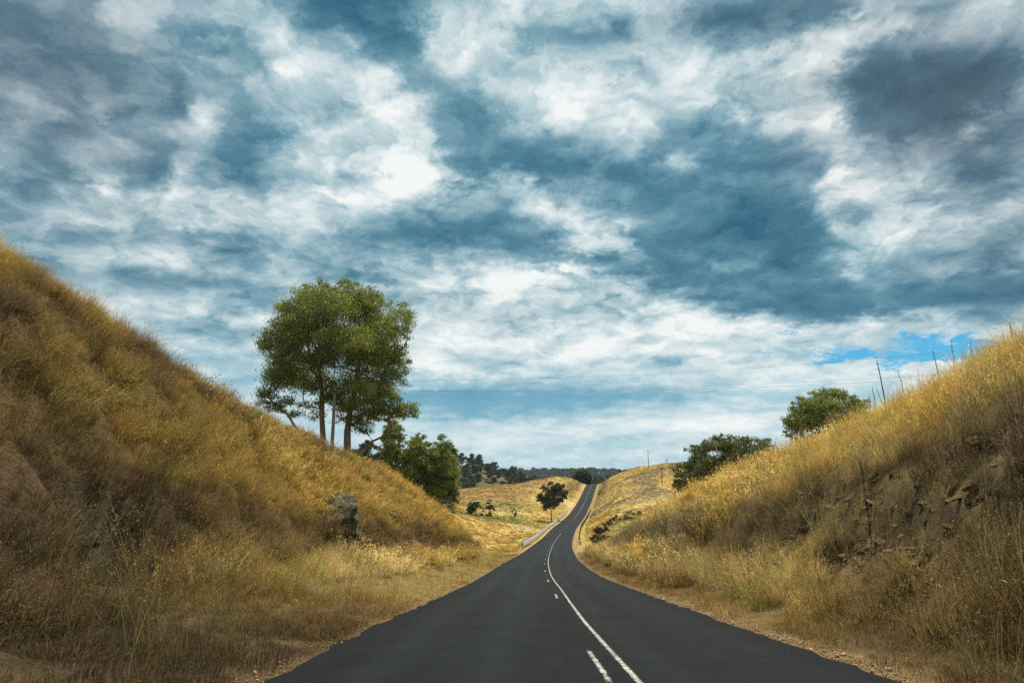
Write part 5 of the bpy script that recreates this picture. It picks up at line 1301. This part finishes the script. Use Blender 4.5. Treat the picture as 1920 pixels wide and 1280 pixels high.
G1 = 'dead weed stalks on the right bank'
stalk(17.75, 32.3, 3.3, .040, 'tallest dark branched weed stalk on the right skyline, beside the round crowned tree', (-.25, 0), [(.32, -.36, 0, .95), (.25, .42, 0, .95)], bristle=60)
stalk(17.1, 32.0, 2.1, .024, 'short dark stalk just left of the tallest branched stalk on the skyline', (-.12, 0), bristle=30)
stalk(17.5, 30.2, 2.2, .022, 'thin leaning stalk right of the tallest branched stalk on the skyline', (-.25, 0), bristle=20)
stalk(16.7, 26.3, 2.4, .024, 'curved dark stalk standing before the white cumulus on the right skyline', (-.22, 0), bristle=30)
stalk(16.4, 25.0, 2.3, .020, 'straight thin stalk between the curved stalk and the grassy top of the bank', (0, 0), bristle=20)
stalk(16.3, 23.9, 1.9, .018, 'small faint stalk among tall grass high on the right bank', (.06, 0), bristle=16)
stalk(15.9, 21.2, 1.75, .020, 'dark bushy stalk at the top right end of the right bank', (-.06, 0), bristle=140)
stalk(7.0, 13.8, 1.6, .0075, 'tall dark green weed stalk rising from the stony foot of the right bank', (-.06, 0), bristle=220)
stalk(6.05, 18.3, .95, .016, 'pale straw stalk in front of the ochre stones', (.03, 0), mat='straw', bristle=40)
stalk(-11.2, 30.0, 1.25, .016, 'upright straw coloured stalk on the face of the left bank', (.04, 0), mat='straw', group='dry stalks on the left bank', bristle=20)
stalk(-7.6, 21.0, 1.1, .014, 'slender leaning straw stalk low on the left bank', (.25, 0), mat='straw', group='dry stalks on the left bank', bristle=40)
stalk(-14.6, 24.6, .75, .014, 'bare arching twig sticking out of the brow of the left bank', (.75, 0), [(.5, .25, 0, .25), (.7, .3, 0, .12)], name='dead_twig', group='dry stalks on the left bank')

# big arching tussocks
m, nt, out = mat_nodes('tussock_grass'); MATS['tussock'] = m
v = nt.nodes.new('ShaderNodeAttribute'); v.attribute_name = 'blade'
thin_leaf(nt, out, mix(nt, 1.0, ramp(nt, tex(nt, 3.0), [(0.35, (.40, .33, .10)), (0.65, (.62, .50, .19))]), v.outputs['Color'], 'MULTIPLY'), .4)
m, nt, out = mat_nodes('green_tussock_grass'); MATS['green_tussock'] = m
v = nt.nodes.new('ShaderNodeAttribute'); v.attribute_name = 'blade'
thin_leaf(nt, out, mix(nt, 1.0, ramp(nt, tex(nt, 3.0), [(0.35, (.20, .21, .06)), (0.65, (.46, .40, .13))]), v.outputs['Color'], 'MULTIPLY'), .4)
def tussock(x, y, s, mat, label, seed, bias):
    o = tuft_mesh('grass_tussock', 170, .9, .010, .22, .8, 1.5, .25, .016, seed, 4, bias)
    o.data.materials.clear(); o.data.materials.append(MATS[mat]); COL.objects.link(o)
    o.location = (x, y, float(ground_z(x, y)) - .03); o.scale = (s, s, s)
    tag(o, label, 'grass tussock', 'big arching grass tussocks')
tussock(5.6, 17.2, 1.35, 'green_tussock', 'green gold arching tussock at the left end of the ochre stones', 701, (-.35, 0))
tussock(5.4, 15.6, .9, 'green_tussock', 'smaller greenish tussock in front of the arching one by the stones', 702, (-.2, 0))
tussock(-10.3, 17.5, 1.5, 'tussock', 'large golden tussock drooping over the middle of the left bank', 703, (.35, -.1))
tussock(-9.6, 15.2, 1.2, 'tussock', 'golden tussock below the large drooping one on the left bank', 704, (.3, -.1))
tussock(-8.9, 19.8, 1.1, 'tussock', 'straw tussock low on the left bank near the tall straw stalk', 705, (.25, 0))

# ================================================================== haze over the whole country
mb = MB(); mb.box((0, 3000, 30), (19600, 13000, 190))
hz_o = link('haze', mb.mesh('haze'))
hm = bpy.data.materials.new('haze'); hm.use_nodes = True; nt = hm.node_tree; nt.nodes.clear()
out = nt.nodes.new('ShaderNodeOutputMaterial'); vp = nt.nodes.new('ShaderNodeVolumePrincipled')
vp.inputs['Color'].default_value = (.70, .87, 1.0, 1); vp.inputs['Density'].default_value = 0.000045; vp.inputs['Anisotropy'].default_value = 0.2
nt.links.new(vp.outputs[0], out.inputs['Volume']); hz_o.data.materials.append(hm)
tag(hz_o, 'thin pale blue haze over the far hills', None, None, 'stuff')
